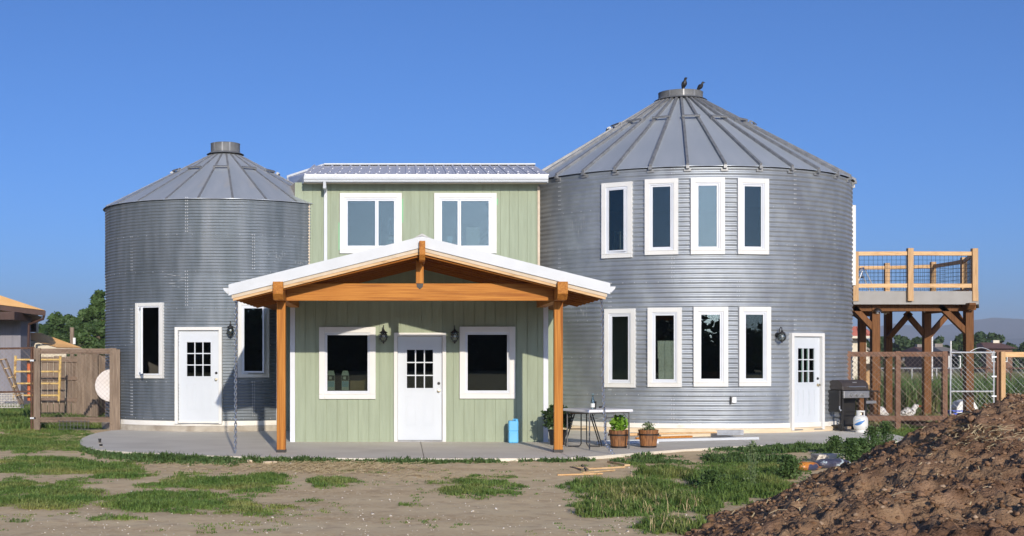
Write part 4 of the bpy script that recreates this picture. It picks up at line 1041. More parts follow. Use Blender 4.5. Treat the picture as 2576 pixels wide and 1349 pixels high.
# step ladder standing on the deck
sl_ = thing('step_ladder', 'small aluminium step ladder standing on the deck behind the railing', 'ladder', (gx(2168, 35.2), 35.2, dz1))
b0 = Vector((gx(2168, 35.2), 35.2, dz1+.005)); 
for s in (-1, 1):
    m = MB(); m.tube([b0+Vector((-.28, s*.2, 0)), b0+Vector((-.02, s*.17, .62)), b0+Vector((0, s*.12, .66))], .018, 6); m.build('front_rail', MT['ladder_alu'], sl_)
    m = MB(); m.tube([b0+Vector((.30, s*.2, 0)), b0+Vector((.02, s*.17, .62))], .016, 6); m.build('rear_rail', MT['ladder_alu'], sl_)
for z, xx in ((.18, -.2), (.40, -.10)):
    m = MB(); m.box(b0.x+xx-.08, b0.x+xx+.10, b0.y-.19, b0.y+.19, b0.z+z, b0.z+z+.03); m.build('step', MT['rubber'], sl_)
m = MB(); m.tube([b0+Vector((0, -.12, .655)), b0+Vector((0, .12, .655))], .016, 6); m.build('top_bar', MT['ladder_alu'], sl_)

# ================================================================== FENCES
def mesh_wire(m, o, ux, wd, z0, z1, pitch, r):
    """two families of crossing diagonal wires on the vertical plane through o along ux"""
    ux = Vector(ux).normalized(); nrm = Vector((-ux.y, ux.x, 0)); ht = z1-z0
    for s, oy in ((1, .003), (-1, -.003)):
        k = -ht if s > 0 else 0; end = wd if s > 0 else wd+ht
        while k < end:
            a0, a1 = max(0, -k) if s > 0 else max(0, k-wd), min(ht, wd-k) if s > 0 else min(ht, k)
            if a1 > a0+.01:
                p = o+ux*(k+s*a0)+Vector((0,0,z0+a0))+nrm*oy; q = o+ux*(k+s*a1)+Vector((0,0,z0+a1))+nrm*oy
                m.tube([p, q], r, 3, False)
            k += pitch
FIXN['off'] = 1
# --- right: brown stained frame with diamond wire
FY = 30.95
f1 = thing('wire_fence', 'brown wood framed diamond wire fence panel beside the grill', 'fence', (gx(2260, FY), FY, GZ), 'wood framed wire fences')
zt_, zb_ = gz(887, FY), gz(1052, FY)
for px in (2133, 2258, 2376):
    x = gx(px, FY); m = MB(); m.box(x-.055, x+.055, FY-.045, FY+.045, GZ-.03, zt_+.03); m.build('fence_post', MT['brown_stain'], f1, bevel=.004)
for z in (zt_-.04, zb_):
    for a, b in ((2133, 2258), (2258, 2376)):
        m = MB(); m.box(gx(a, FY)+.056, gx(b, FY)-.056, FY-.035, FY+.035, z-.055, z+.055); m.build('fence_rail', MT['brown_stain'], f1)
m = MB(); mesh_wire(m, Vector((gx(2140, FY-.06), FY-.06, 0)), (1,0,0), gx(2380, FY-.06)-gx(2140, FY-.06), GZ, zt_, .11, .0036); m.build('wire_mesh', MT['wire_brown'], f1)
m = MB(); m.bar((gx(2150, FY+1.2), FY+.9, .28), (gx(2370, FY), FY+.1, .05), .05, .12); m.build('fence_rail', MT['dark_brown'], f1)
pb = thing('board_panel', 'weathered grey upright boards closing the gap beside the larger bin', 'board panel', (gx(2115, FY), FY, GZ))
for k in range(3):
    x = gx(2099+k*10.5, FY-.02); m = MB(); m.box(x, x+.093, FY-.03, FY, GZ, zt_-.01*(k % 2)); m.build('board', MT['old_wood'], pb)
# --- galvanised gate
gt = thing('wire_gate', 'galvanised tube gate with diamond wire and crossbar', 'gate', (gx(2444, FY), FY, GZ))
gx0_, gx1_ = gx(2391, FY), gx(2500, FY); gzt, gzb = gz(887, FY), .06
m = MB()
for x in (gx0_, gx1_): m.tube([(x, FY, gzb), (x, FY, gzt+.04)], .02, 8)
m.build('gate_stile', MT['galv'], gt)
for z, nm in ((gzt, 'top_bar'), (gz(985, FY), 'cross_bar'), (gzb+.02, 'bottom_bar')):
    m = MB(); m.tube([(gx0_, FY, z), (gx1_, FY, z)], .019, 8); m.build(nm, MT['galv'], gt)
m = MB(); mesh_wire(m, Vector((gx0_+.02, FY-.02, 0)), (1,0,0), gx1_-gx0_-.04, gzb, gzt, .11, .0038); m.build('wire_mesh', MT['wire_grey'], gt)
m = MB(); m.tube([(gx0_+.45+.05*i, FY, gzt+.02+.09*math.sin(math.pi*i/10)) for i in range(11)], .008, 5); m.build('scroll', MT['galv'], gt)
for z in (gzt-.1, gzt-.55, gzt-1.0):
    m = MB(); m.box(gx1_-.06, gx1_+.05, FY-.03, FY+.03, z-.015, z+.015); m.build('hinge', MT['galv'], gt)
# --- new pale timber fence at the far right
f2 = thing('wire_fence', 'new pale timber framed wire fence at the right edge', 'fence', (gx(2560, FY), FY, GZ), 'wood framed wire fences')
for px, hw in ((2522, .05), (2700, .05)):
    x = gx(px, FY); m = MB(); m.box(x-hw, x+hw, FY-.05, FY+.05, GZ-.02, zt_+.02); m.build('fence_post', MT['cedar_z'], f2, bevel=.004)
m = MB(); x = gx(2510, FY+.08); m.box(x-.035, x+.035, FY+.05, FY+.12, GZ-.02, zt_+.01); m.build('fence_post', MT['brown_stain'], f2)
for z in (zt_-.045,):
    m = MB(); m.box(gx(2522, FY)+.051, gx(2700, FY)-.051, FY-.03, FY+.03, z-.06, z+.055); m.build('fence_rail', MT['cedar'], f2)
m = MB(); mesh_wire(m, Vector((gx(2530, FY), FY+.04, 0)), (1,0,0), 1.6, GZ, zt_-.1, .11, .0034); m.build('wire_mesh', MT['wire_grey'], f2)
# --- far pasture fence line
f3 = thing('pasture_fence', 'low rusty rail and wire fence across the far pasture', 'fence', (gx(2500, 50), 50, GZ))
for i in range(9):
    x = gx(2170+i*62, 50); m = MB(); m.tube([(x, 50, GZ), (x, 50, gz(925, 50))], .035, 6); m.build('fence_post', MT['wire_grey' if i < 4 else 'rusty_pipe'], f3)
for i in range(8):
    m = MB(); m.tube([(gx(2170+i*62, 50), 50, gz(927, 50)), (gx(2232+i*62, 50), 50, gz(927, 50))], .03, 6); m.build('top_rail', MT['galv' if i < 4 else 'rusty_pipe'], f3)
m = MB(); mesh_wire(m, Vector((gx(2170, 50), 50, 0)), (1,0,0), gx(2660, 50)-gx(2170, 50), GZ, gz(929, 50), .16, .0028); m.build('wire_mesh', MT['wire_grey'], f3)
for px, py, who in ((2438, 886, 'taller'), (2487, 893, 'shorter')):
    p = at(px, py-0, 62) if False else None
for px, pt, lab in ((2345, 845, 'tall thin white pole standing in the pasture left of the other pole'), (2392, 858, 'shorter thin white pole standing in the pasture')):
    Y = 52; m = MB(); m.tube([(gx(px, Y), Y, GZ), (gx(px, Y), Y, gz(pt, Y))], .03, 8); o = m.build('white_pole', MT['white_plastic'], None, True, origin=(gx(px, Y), Y, GZ)); tag(o, lab, 'pole', 'white poles in the pasture')
    m = MB(); m.lathe([(.05, 0), (.05, .06), (.03, .08), (0, .085)], (gx(px, Y), Y, GZ), 8); m.build('pole_foot', MT['galv'], o)
# --- left: weathered frame with wire, pipe gate, solid end boards
LY = 30.55
f4 = thing('wire_fence', 'weathered wood framed wire fence panel beside the smaller bin', 'fence', (gx(190, LY), LY, GZ), 'wood framed wire fences')
ztl = gz(876, LY); zbl = gz(1056, LY)
for px, hw in ((94, .07), (285, .075)):
    x = gx(px, LY); m = MB(); m.box(x-hw, x+hw, LY-.05, LY+.05, GZ-.02, ztl); m.build('fence_post', MT['old_wood'], f4, bevel=.005)
x = gx(297, LY-.06); m = MB(); m.box(x-.10, x+.05, LY-.10, LY-.052, GZ, ztl-.03); m.build('fence_post', MT['old_wood'], f4)
for z in (ztl-.07, zbl):
    m = MB(); m.box(gx(94, LY)+.071, gx(285, LY)-.076, LY-.03, LY+.03, z-.06, z+.06); m.build('fence_rail', MT['old_wood_x'], f4)
m = MB(); mesh_wire(m, Vector((gx(92, LY-.06), LY-.06, 0)), (1,0,0), gx(283, LY)-gx(92, LY), zbl-.12, ztl-.02, .10, .0022); m.build('wire_mesh', MT['wire_brown'], f4)
m = MB()
for i in range(9): m.tube([(gx(150+i*9, LY-.1), LY-.1, GZ), (gx(150+i*9, LY-.1), LY-.1, GZ+.26)], .006, 3, False)
for i in range(3): m.tube([(gx(145, LY-.1), LY-.1, GZ+.06+.09*i), (gx(225, LY-.1), LY-.1, GZ+.06+.09*i)], .006, 3, False)
o = m.build('wire_edging', MT['wire_grey'], None, origin=(gx(185, LY-.1), LY-.1, GZ)); tag(o, 'low welded wire edging under the weathered fence panel', 'wire edging')
pg = thing('pipe_gate', 'rusty pipe gate with sagging diamond wire at the left edge', 'gate', (gx(40, LY), LY, GZ))
for a, b in (((-60, 878), (84, 876)), ((-60, 988), (84, 985))):
    m = MB(); m.tube([at(a[0], a[1], LY), at(b[0], b[1], LY)], .022, 7); m.build('gate_rail', MT['rusty_pipe'], pg)
for px in (79, 85):
    m = MB(); m.tube([(gx(px, LY), LY, GZ), (gx(px, LY), LY, ztl+.03)], .024, 7); m.build('gate_post', MT['rusty_pipe'], pg)
for py in (907, 1052):
    P = at(84, py, LY-.02); m = MB(); m.box(P.x-.07, P.x+.06, P.y-.03, P.y+.03, P.z-.02, P.z+.02); m.build('hinge_band', MT['galv'], pg)
m = MB(); mesh_wire(m, Vector((gx(-60, LY), LY-.03, 0)), (1,0,0), gx(79, LY)-gx(-60, LY), gz(1030, LY), ztl+.02, .10, .0022); m.build('wire_mesh', MT['wire_brown'], pg)
FIXN.clear()
# --- plank fence behind it, running back and to the side
pf = thing('plank_fence', 'weathered upright plank fence behind the yellow steel frame', 'fence', (gx(190, 36.6), 36.6, GZ))
ztp = gz(890, 37)
for k in range(14):
    x = gx(90, 37.5)+k*.165; m = MB(); m.box(x, x+.15, 37.5, 37.53, GZ, ztp-.06-.03*random.random()); m.build('plank', MT['old_wood'], pf)
for k in range(9):
    x = gx(196, 37.1)+k*.12; y = 37.4-k*.30
    m = MB(); m.bar((x, y, GZ), (x, y, ztp-.02), .03, .16, (1,0,0)); m.M = Matrix.Identity(4); m.build('plank', MT['old_wood'], pf)
    m = MB(); m.bar((x+.02, y-.17, GZ), (x+.02, y-.17, ztp-.02), .03, .15, (1,0,0)); m.build('plank', MT['old_wood'], pf)
for z in (.45, 1.05, 1.55):
    m = MB(); m.bar((gx(196, 37.1)-.05, 37.4, z), (gx(196, 37.1)+1.0, 34.8, z), .045, .10); m.build('fence_rail', MT['old_wood_x'], pf)
    m = MB(); m.box(gx(90, 37.5), gx(196, 37.1), 37.44, 37.495, z-.05, z+.05); m.build('fence_rail', MT['old_wood_x'], pf)
for px, Y in ((205, 36.9), (226, 36.2), (243, 35.6)):
    x = gx(px, Y); m = MB(); m.box(x-.05, x+.05, Y-.25, Y-.15, GZ, ztp); m.build('fence_post', MT['old_wood'], pf)
# --- yellow steel frame (scaffold end) leaning there
sf = thing('scaffold_frame', 'yellow steel scaffold frame with four rungs before the plank fence', 'scaffold frame', (gx(95, 35.7), 35.7, GZ))
for px in (37, 150):
    m = MB(); m.tube([at(px-2, 1010, 35.7), at(px+2, 895, 35.7)], .035, 8); m.build('upright', MT['yellow_steel'], sf)
for k in range(4):
    py = 905+k*30; m = MB(); m.tube([at(38, py, 35.7), at(150, py, 35.7)], .025, 7); m.build('rung', MT['yellow_steel'], sf)
m = MB(); m.tube([at(73, 915, 35.9), at(74, 1008, 35.9)], .055, 10); o = m.build('orange_post', MT['orange_paint'], None, True, origin=tuple(at(74, 1008, 35.9))); tag(o, 'orange painted post behind the yellow scaffold frame', 'post')
m = MB(); m.lathe([(.06, 0), (.06, .05), (.05, .07), (0, .075)], at(73, 915, 35.9), 10); m.build('post_cap', MT['rusty_pipe'], o)
ld = thing('wooden_ladder', 'old wooden stepladder leaning by the blue house wall', 'ladder', tuple(at(40, 1020, 34.8)))
for a, b in (((0, 905), (52, 1018)), ((14, 903), (58, 1016))):
    m = MB(); m.bar(at(a[0], a[1], 34.8), at(b[0], b[1], 34.6), .05, .04); m.build('ladder_rail', MT['old_wood'], ld)
for k in range(5):
    t = k/5; m = MB(); m.bar(at(2+52*t, 905+113*t, 34.77-.2*t), at(15+44*t, 903+113*t, 34.75-.2*t), .08, .02); m.build('rung', MT['scrap_wood'], ld)
lt = thing('lattice_panel', 'pale lattice panel lying against the blue house wall', 'lattice panel', tuple(at(20, 1020, 35.1)))
A = at(-30, 1025, 35.0); ux_ = Vector((1, 0, 0)); 
m = MB(); FIXN['off'] = 1
for k in range(14):
    m.bar(A+Vector((k*.07, 0, 0)), A+Vector((k*.07-.05, .15, .36)), .02, .012)
m.build('lattice_slats', MT['lattice'], lt)
for k in range(7):
    z = k/6; m = MB(); m.bar(A+Vector((-.05*z, .15*z-.01, .36*z)), A+Vector((.93-.05*z, .15*z-.01, .36*z)), .012, .026); m.build('lattice_slat', MT['lattice'], lt)
FIXN.clear()
P = at(281, 970, 31.0); m = MB()
m.M = Matrix.Translation(P) @ Matrix.Rotation(R_(84), 4, 'X') @ Matrix.Rotation(R_(0), 4, 'Z'); m.lathe([(0, -.05), (.2, -.03), (.36, .03), (.375, .035), (.35, .045), (.16, -.005), (0, -.02)], n=32); o = m.build('dish', MT['disc_white'], None, True, origin=tuple(P)); tag(o, 'pale round dish leaning by the weathered fence post', 'dish')
m = MB(); m.tube([P+Vector((0,.1,-.1)), P+Vector((.02,.3,-.8))], .03, 6); m.build('dish_stand', MT['rusty_pipe'], o)

# ================================================================== SMALL THINGS
# wall lanterns
def lantern(name, label, P, th):
    r = thing(name, label, 'wall lamp', tuple(P), 'black wall lanterns'); M = frame_ang(P, th)
    def pt(nm, mat, fn, sm=True): m = MB(); m.M = M; fn(m); return m.build(nm, MT[mat], r, sm)
    def plate(m): m.M = M @ Matrix.Rotation(R_(90), 4, 'X'); m.lathe([(0, .03), (.05, .025), (.06, 0)], n=16)
    pt('back_plate', 'black_iron', plate)
    pt('arm', 'black_iron', lambda m: m.tube([(0, -.02, 0), (0, -.06, .03), (0, -.08, .12), (0, -.12, .17), (0, -.16, .15), (0, -.165, .09)], .010, 6))
    pt('cap', 'black_iron', lambda m: m.lathe([(0, .11), (.015, .10), (.03, .07), (.075, .045), (.08, .03), (.03, .025)], (0, -.165, 0), 18))
    pt('globe', 'lamp_glass', lambda m: m.lathe([(.045, .03), (.075, .0), (.085, -.05), (.07, -.10), (.045, -.12)], (0, -.165, 0), 18))
    pt('bulb', 'white_plastic', lambda m: m.lathe([(0, .0), (.02, -.01), (.028, -.04), (.015, -.065), (0, -.07)], (0, -.165, 0), 10))
    def cage(m):
        for k in range(4):
            a = math.pi/4+k*math.pi/2; c, s = math.cos(a), math.sin(a)
            m.tube([(c*q, -.165+s*q, z) for q, z in ((.06, .03), (.082, .0), (.092, -.05), (.076, -.10), (.05, -.12))], .004, 4, False)
        m.torus((0, -.165, -.05), .09, .004, Matrix.Rotation(R_(90), 3, 'X'), 20, 4)
    pt('cage', 'black_iron', cage)
    pt('finial', 'black_iron', lambda m: m.lathe([(.05, -.12), (.05, -.135), (.02, -.145), (.02, -.16), (0, -.18)], (0, -.165, 0), 14))
lantern('wall_lantern', 'black caged wall lantern left of the porch door', at(965, 842, HYW), 0)
lantern('wall_lantern', 'black caged wall lantern right of the porch door', at(1143, 842, HYW), 0)
t, Y = bin_theta(BL, 579); lantern('wall_lantern', 'black caged wall lantern on the smaller bin beside its door', Vector((BL.x+(BL.R+.01)*math.sin(t), BL.y-(BL.R+.01)*math.cos(t), gz(828, Y))), t)
t, Y = bin_theta(BR, 1955); lantern('wall_lantern', 'black caged wall lantern on the larger bin beside its door', Vector((BR.x+(BR.R+.01)*math.sin(t), BR.y-(BR.R+.01)*math.cos(t), gz(843, Y))), t)
# outdoor socket
t, Y = bin_theta(BR, 1844); P = Vector((BR.x+(BR.R+.008)*math.sin(t), BR.y-(BR.R+.008)*math.cos(t), gz(1015, Y)))
ob = thing('outlet_box', 'grey weatherproof outlet box on the larger bin wall', 'outlet', tuple(P)); M = frame_ang(P, t)
m = MB(); m.M = M; m.box(-.055, .055, -.06, .0, 0, .15); m.build('box_body', MT['zinc_trim'], ob, bevel=.006)
m = MB(); m.M = M; m.box(-.04, .045, -.075, -.061, .02, .13); m.build('cover', MT['galv'], ob)
m = MB(); m.M = M; m.box(-.075, -.056, -.05, -.005, -.02, .13); m.build('hinge_side', MT['black_iron'], ob)
# blue plastic water jug by the wall
P = Vector((gx(1291, 25.66), 25.66, 0)); bj = thing('water_jug', 'tall light blue plastic water jug standing against the green wall', 'jug', tuple(P))
for nm, z0, z1 in (('lower_body', .004, .215), ('upper_body', .222, .425)):
    m = MB(); m.box(P.x-.093, P.x+.093, P.y-.10, P.y+.10, z0, z1); m.build(nm, MT['blue_plastic'], bj, bevel=.022)
m = MB(); m.box(P.x-.085, P.x+.085, P.y-.09, P.y+.09, .2, .24); m.build('waist_band', MT['blue_plastic'], bj)
m = MB(); m.tube([P+Vector((.0, 0, .42)), P+Vector((.0, 0, .445)), P+Vector((.07, 0, .45)), P+Vector((.075, 0, .42))], .014, 6); m.build('handle', MT['blue_plastic'], bj, True)
m = MB(); m.lathe([(.03, .42), (.03, .455), (0, .457)], P+Vector((.06, -.05, 0)), 12); m.build('spout_cap', MT['blue_plastic'], bj, True)
# folding table
TA = Vector((gx(1483, 23.7), 23.7, 0)); ta = R_(22); tl = .80
tb = thing('folding_table', 'white plastic folding table with grey legs on the patio', 'table', (TA.x, TA.y, 0))
MTb = Matrix.Translation(TA) @ Matrix.Rotation(ta, 4, 'Z')
m = MB(); m.M = MTb; m.box(-.06, tl+.06, -.05, tl+.06, .655, .705); m.build('table_top', MT['table_plastic'], tb, bevel=.015)
m = MB(); m.M = MTb; rect_ring(m, -.035, tl+.035, 0, 0, 0, 0, 0) if False else m.box(.0, tl, .0, tl, .632, .654); m.build('apron', MT['leg_grey'], tb)
for (x, y) in ((0, 0), (tl, 0), (0, tl), (tl, tl)):
    m = MB(); m.M = MTb; m.tube([(x, y, .0), (x, y, .65)], .0135, 8); m.build('leg', MT['leg_grey'], tb, True)
    m = MB(); m.M = MTb; m.tube([(x, y, .52), (x+(.12 if x == 0 else -.12), y, .64)], .006, 5); m.build('leg_brace', MT['leg_grey'], tb)
m = MB(); m.M = MTb; m.tube([(.33, .0, .63), (.34, .0, .56), (.48, .0, .56), (.5, .0, .63)], .010, 6); m.build('latch_loop', MT['leg_grey'], tb)
def on_table(u, v): return MTb @ Vector((u, v,   .7055))
P = on_table(.25, .32); bo = thing('bottle', 'clear glass bottle standing on the folding table', 'bottle', tuple(P))
m = MB(); m.lathe([(0, 0), (.036, .003), (.038, .02), (.038, .12), (.03, .16), (.014, .21), (.013, .255), (.015, .26), (.015, .27)], P, 16); m.build('glass_body', MT['bottle_glass'], bo, True)
m = MB(); m.lathe([(.0385, .03), (.0385, .10)], P, 16); m.build('paper_label', MT['carton_white'], bo)
P = on_table(.31, .36); m = MB(); m.lathe([(0, 0), (.026, .0), (.03, .005), (.034, .13), (.030, .13), (.026, .01), (0, .008)], P, 16); o = m.build('tumbler', MT['black_iron'], None, True, origin=tuple(P)); tag(o, 'small dark tumbler next to the glass bottle', 'cup')
m = MB(); m.torus(P+Vector((0,0,.13)), .032, .003, Matrix.Rotation(R_(90), 3, 'X'), 16, 4); m.build('rim', MT['black_iron'], o)
P = on_table(.62, .62); sg = thing('sunglasses', 'dark folded sunglasses lying on the far table corner', 'sunglasses', tuple(P))
for s in (-1, 1):
    m = MB(); m.lathe([(0, .0), (.025, .004), (.028, .02), (.02, .034), (0, .036)], P+Vector((s*.035, 0, 0)), 12); m.build('lens', MT['black_iron'], sg, True)
m = MB(); m.tube([P+Vector((-.06, .0, .03)), P+Vector((0, .0, .035)), P+Vector((.06, .0, .03)), P+Vector((.065, .08, .01))], .005, 5); m.build('temple', MT['black_iron'], sg)
# folding stool under the table
P = Vector((gx(1466, 24.6), 24.6, 0)); st_ = thing('folding_stool', 'dark wooden topped folding stool tucked behind the table', 'stool', tuple(P))
m = MB(); m.box(P.x-.24, P.x+.22, P.y-.17, P.y+.17, .60, .66); m.build('seat', MT['stool_brown'], st_, bevel=.012)
for s in (-1, 1):
    y = P.y+s*.15
    m = MB(); m.tube([(P.x-.17, y, .60), (P.x-.34, y, .05), (P.x-.33, y, .02)], .012, 6); m.build('leg', MT['black_iron'], st_, True)
    m = MB(); m.tube([(P.x+.15, y, .60), (P.x+.32, y, .05), (P.x+.32, y, .012)], .012, 6); m.build('leg', MT['black_iron'], st_, True)
for s in (-1, 1):
    m = MB(); m.tube([(P.x-.05*s, P.y-.15, .60), (P.x-.05*s, P.y-.15, .06), (P.x-.06*s-.02*s, P.y-.14, .02), (P.x-.30*s, P.y-.10, .015)], .011, 6); m.build('floor_bar', MT['black_iron'], st_, True)
m = MB(); m.tube([(P.x-.26, P.y-.15, .33), (P.x+.05, P.y-.15, .33)], .010, 6); m.build('stretcher', MT['black_iron'], st_)
# half barrel planters
def planter(P, label, rot):
    r = thing('barrel_planter', label, 'planter', tuple(P), 'half barrel planters'); n = 18
    for k in range(n):
        a0 = rot+2*math.pi*k/n+.012; a1 = rot+2*math.pi*(k+1)/n-.012; h = .315+.004*((k*7) % 3)
        def q(a, rr, z): return P+Vector((rr*math.sin(a), -rr*math.cos(a), z))
        ro0, ro1, ri0, ri1 = .140, .182, .122, .164
        m = MB(); m.add([q(a0,ro0,.004),q(a1,ro0,.004),q(a1,ro1,h),q(a0,ro1,h),q(a0,ri0,.004),q(a1,ri0,.004),q(a1,ri1,h),q(a0,ri1,h)], [(0,1,2,3),(5,4,7,6),(3,2,6,7),(1,0,4,5),(0,3,7,4),(2,1,5,6)]); m.build('stave', MT['barrel'], r)
    for z, rr in ((.235, .1735), (.02, .1445)):
        m = MB(); m.lathe([(rr-.004, z-.013), (rr+.002, z-.013), (rr+.005, z+.013), (rr-.002, z+.013)], P, 30); m.build('hoop', MT['black_iron'], r, True)
    m = MB(); m.lathe([(0, .275), (.155, .27), (.155, .25)], P, 20); m.build('soil', MT['soil'], r)
    for s in (-1, 1):
        m = MB(); m.torus(P+Vector((s*.188, 0, .235)), .022, .006, Matrix.Rotation(R_(90), 3, 'Z'), 10, 4); m.build('handle', MT['rusty_pipe'], r)
    return r
PA = Vector((gx(1557, 24.3), 24.3, 0)); PB = Vector((gx(1631, 24.4), 24.4, 0))
planter(PA, 'half barrel planter under the bushy bright green herb', .1); planter(PB, 'half barrel planter with sparse grey green stems', .3)
def leafy(name, label, P, n, rad, h, ls, mat, group=None, shape='ball', cat='plant', stem='weed'):
    r = thing(name, label, cat, tuple(P), group); V = []
    for i in range(n):
        if shape == 'ball':
            v = Vector(rng.normal(size=3)); v.normalize(); rr = random.random()**.35; c = Vector((v.x*rad*rr, v.y*rad*rr, h*.5+v.z*h*.5*rr))
        elif shape == 'spire':
            t = random.random(); c = Vector((random.gauss(0, rad*(1-.7*t)*.5), random.gauss(0, rad*(1-.7*t)*.5), h*t))
        else:
            a = random.random()*6.28; t = random.random(); c = Vector((math.cos(a)*rad*t, math.sin(a)*rad*t, h*(.25+.75*random.random())*(1-.35*t)))
        d = Vector(rng.normal(size=3)); d.z = abs(d.z)*.4; d.normalize(); s = d.orthogonal().normalized(); s = (s*math.cos(i)+d.cross(s)*math.sin(i)); l = ls*random.uniform(.6, 1.3); wv_ = l*.42
        up = Vector((0, 0, l*.15)); V += [P+c-s*wv_*.2, P+c+d*l*.5-s*wv_+up, P+c+d*l, P+c+d*l*.5+s*wv_+up]
    me = quads_mesh('foliage', [tuple(Vector(v)-P) for v in V]); link('foliage', me, MT[mat], r)
    m = MB()
    for k in range(6):
        a = k*1.05; m.tube([P+Vector((math.cos(a)*rad*.12, math.sin(a)*rad*.12, -.01)), P+Vector((math.cos(a)*rad*.5, math.sin(a)*rad*.5, h*.75))], [.006, .003], 4)
    m.build('stems', MT[stem], r)
    return r
leafy('herb_plant', 'bushy bright green leafy herb in the left barrel planter', PA+Vector((0, 0, .27)), 420, .15, .30, .062, 'basil')
leafy('herb_plant', 'sparse grey green herb stems in the right barrel planter', PB+Vector((0, 0, .27)), 130, .13, .19, .045, 'herb', shape='fan')
Pp = Vector((gx(1402, 25.1), 25.1, 0)); leafy('potted_shrub', 'dark feathery shrub in a pot behind the right porch post', Pp+Vector((0, 0, .2)), 1500, .25, .60, .07, 'shrub', shape='fan')
m = MB(); m.lathe([(0, 0), (.13, .0), (.16, .24), (.175, .25), (.175, .28), (.155, .28), (.15, .25), (0, .24)], Pp, 24); o = m.build('plant_pot', MT['black_iron'], None, True, origin=tuple(Pp)); tag(o, 'black plastic pot holding the dark shrub', 'pot')
m = MB(); m.lathe([(0, .235), (.145, .235), (.145, .22)], Pp, 16); m.build('soil', MT['soil'], o)
# boards and flashing lying on the slab before the larger bin
def bar_thing(name, label, cat, a, b, w_, h_, mat, group=None, ends=None):
    a = Vector(a); b = Vector(b); c = (a+b)/2; r = thing(name, label, cat, (c.x, c.y, c.z-h_/2), group)
    m = MB(); m.bar(a, b, w_, h_); m.build('board', MT[mat], r, bevel=.002)
    d = (b-a).normalized(); m = MB(); m.bar(b+d*.0005, b+d*.004, w_*.94, h_*.9); m.build('sawn_end', MT[ends or mat], r)
    return r
bar_thing('trim_length', 'long white gutter length lying on the slab behind the planters', 'trim', (gx(1512, 25.6), 25.6, .03), (gx(1906, 26.7), 26.7, .03), .09, .05, 'white_metal')
bar_thing('trim_length', 'white trim length lying across the front of the board stack', 'trim', (gx(1500, 25.3), 25.3, .03), (gx(1655, 25.5), 25.5, .03), .08, .05, 'white_vinyl')
bar_thing('loose_board', 'pale pine board lying along the foot of the larger bin', 'board', (gx(1660, 27.2), 27.2, .04), (gx(1840, 27.7), 27.7, .05), .10, .06, 'cream_wood')
bar_thing('loose_board', 'reddish batten lying behind the barrel planters', 'board', (gx(1600, 26.3), 26.3, .05), (gx(1740, 26.9), 26.9, .05), .05, .04, 'timber')
bar_thing('loose_board', 'second pale pine board nearest the steel wall', 'board', (gx(1570, 27.8), 27.8, .04), (gx(1800, 28.3), 28.3, .04), .09, .05, 'cedar')
P = Vector((gx(1840, 27.2), 27.2, .0)); fl = thing('flashing_piece', 'bent shiny sheet metal flashing resting on the board stack', 'flashing', tuple(P))
m = MB(); m.prism([(-.0, .075), (.22, .13), (.22, .134), (-.0, .079)], 'x', P.x-.25, P.x+.27); m.M = Matrix.Identity(4)
m = MB(); m.M = Matrix.Translation(P) @ Matrix.Rotation(R_(8), 4, 'Z'); m.box(-.30, .26, 0, .004, .06, .16); m.build('face', MT['zinc_shiny'], fl)
m = MB(); m.M = Matrix.Translation(P) @ Matrix.Rotation(R_(8), 4, 'Z'); m.box(-.30, .26, .005, .14, .156, .16); m.build('flange', MT['zinc_shiny'], fl)
# pipe stubs on the slab at left
for px, py, h_, lab in ((251, 1115, .085, 'short dark pipe stub rising from the left slab end'), (254, 1124, .05, 'low pipe stub in front of the taller one')):
    P = ground(px, py); m = MB(); m.lathe([(0, h_), (.030, h_), (.030, h_-.03), (.022, h_-.032), (.022, 0)], P, 14); o = m.build('pipe_stub', MT['black_iron'], None, True, origin=tuple(P)); tag(o, lab, 'pipe', 'pipe stubs on the slab')
    m = MB(); m.lathe([(.04, .0), (.04, .008), (.022, .01)], P, 14); m.build('collar', MT['concrete_old'], o)
# ------------------------------------------------------------------ grill and tank
G = Vector((gx(2132, 30.1), 30.1, 0)); gr = thing('gas_grill', 'black gas grill with steel control panel beside the larger bin', 'grill', tuple(G)); MG = Matrix.Translation(G) @ Matrix.Rotation(R_(24), 4, 'Z')
def gp(nm, mat, fn, sm=False, bev=0, par=None):
    m = MB(); m.M = MG; fn(m); return m.build(nm, MT[mat], par or gr, sm, bevel=bev)
gp('fire_box', 'grill_black', lambda m: m.box(-.36, .36, -.24, .26, .72, .90), bev=.01)
def lid(m): m.prism([(-.26, .905), (-.255, .99), (-.21, 1.07), (-.10, 1.125), (.08, 1.125), (.20, 1.07), (.27, .97), (.27, .905)], 'x', -.37, .37)
lo = gp('lid', 'grill_lid', lid, bev=.012)
gp('lid_handle', 'steel', lambda m: (m.tube([(-.24, -.30, .975), (.24, -.30, .975)], .014, 8), m.box(-.24, -.21, -.30, -.25, .965, .985), m.box(.21, .24, -.30, -.25, .965, .985)), True, par=lo)
gp('badge', 'steel', lambda m: m.box(-.06, .06, -.225, -.215, 1.06, 1.085), par=lo)
pn = gp('control_panel', 'steel', lambda m: m.box(-.36, .36, -.29, -.241, .73, .885), bev=.006)
for k in (-1, 0, 1):
    def kn(m): m.M = MG @ Matrix.Translation((k*.17, -.291, .80)) @ Matrix.Rotation(R_(90), 4, 'X'); m.lathe([(0, .045), (.028, .043), (.034, .01), (.045, .008), (.045, 0)], n=14)
    gp('knob', 'zinc_trim', kn, True, par=pn)
gp('side_shelf', 'grill_black', lambda m: m.box(.375, .72, -.20, .22, .86, .885), bev=.008)
gp('folded_shelf', 'grill_black', lambda m: m.box(-.43, -.375, -.22, .22, .42, .90), bev=.008)
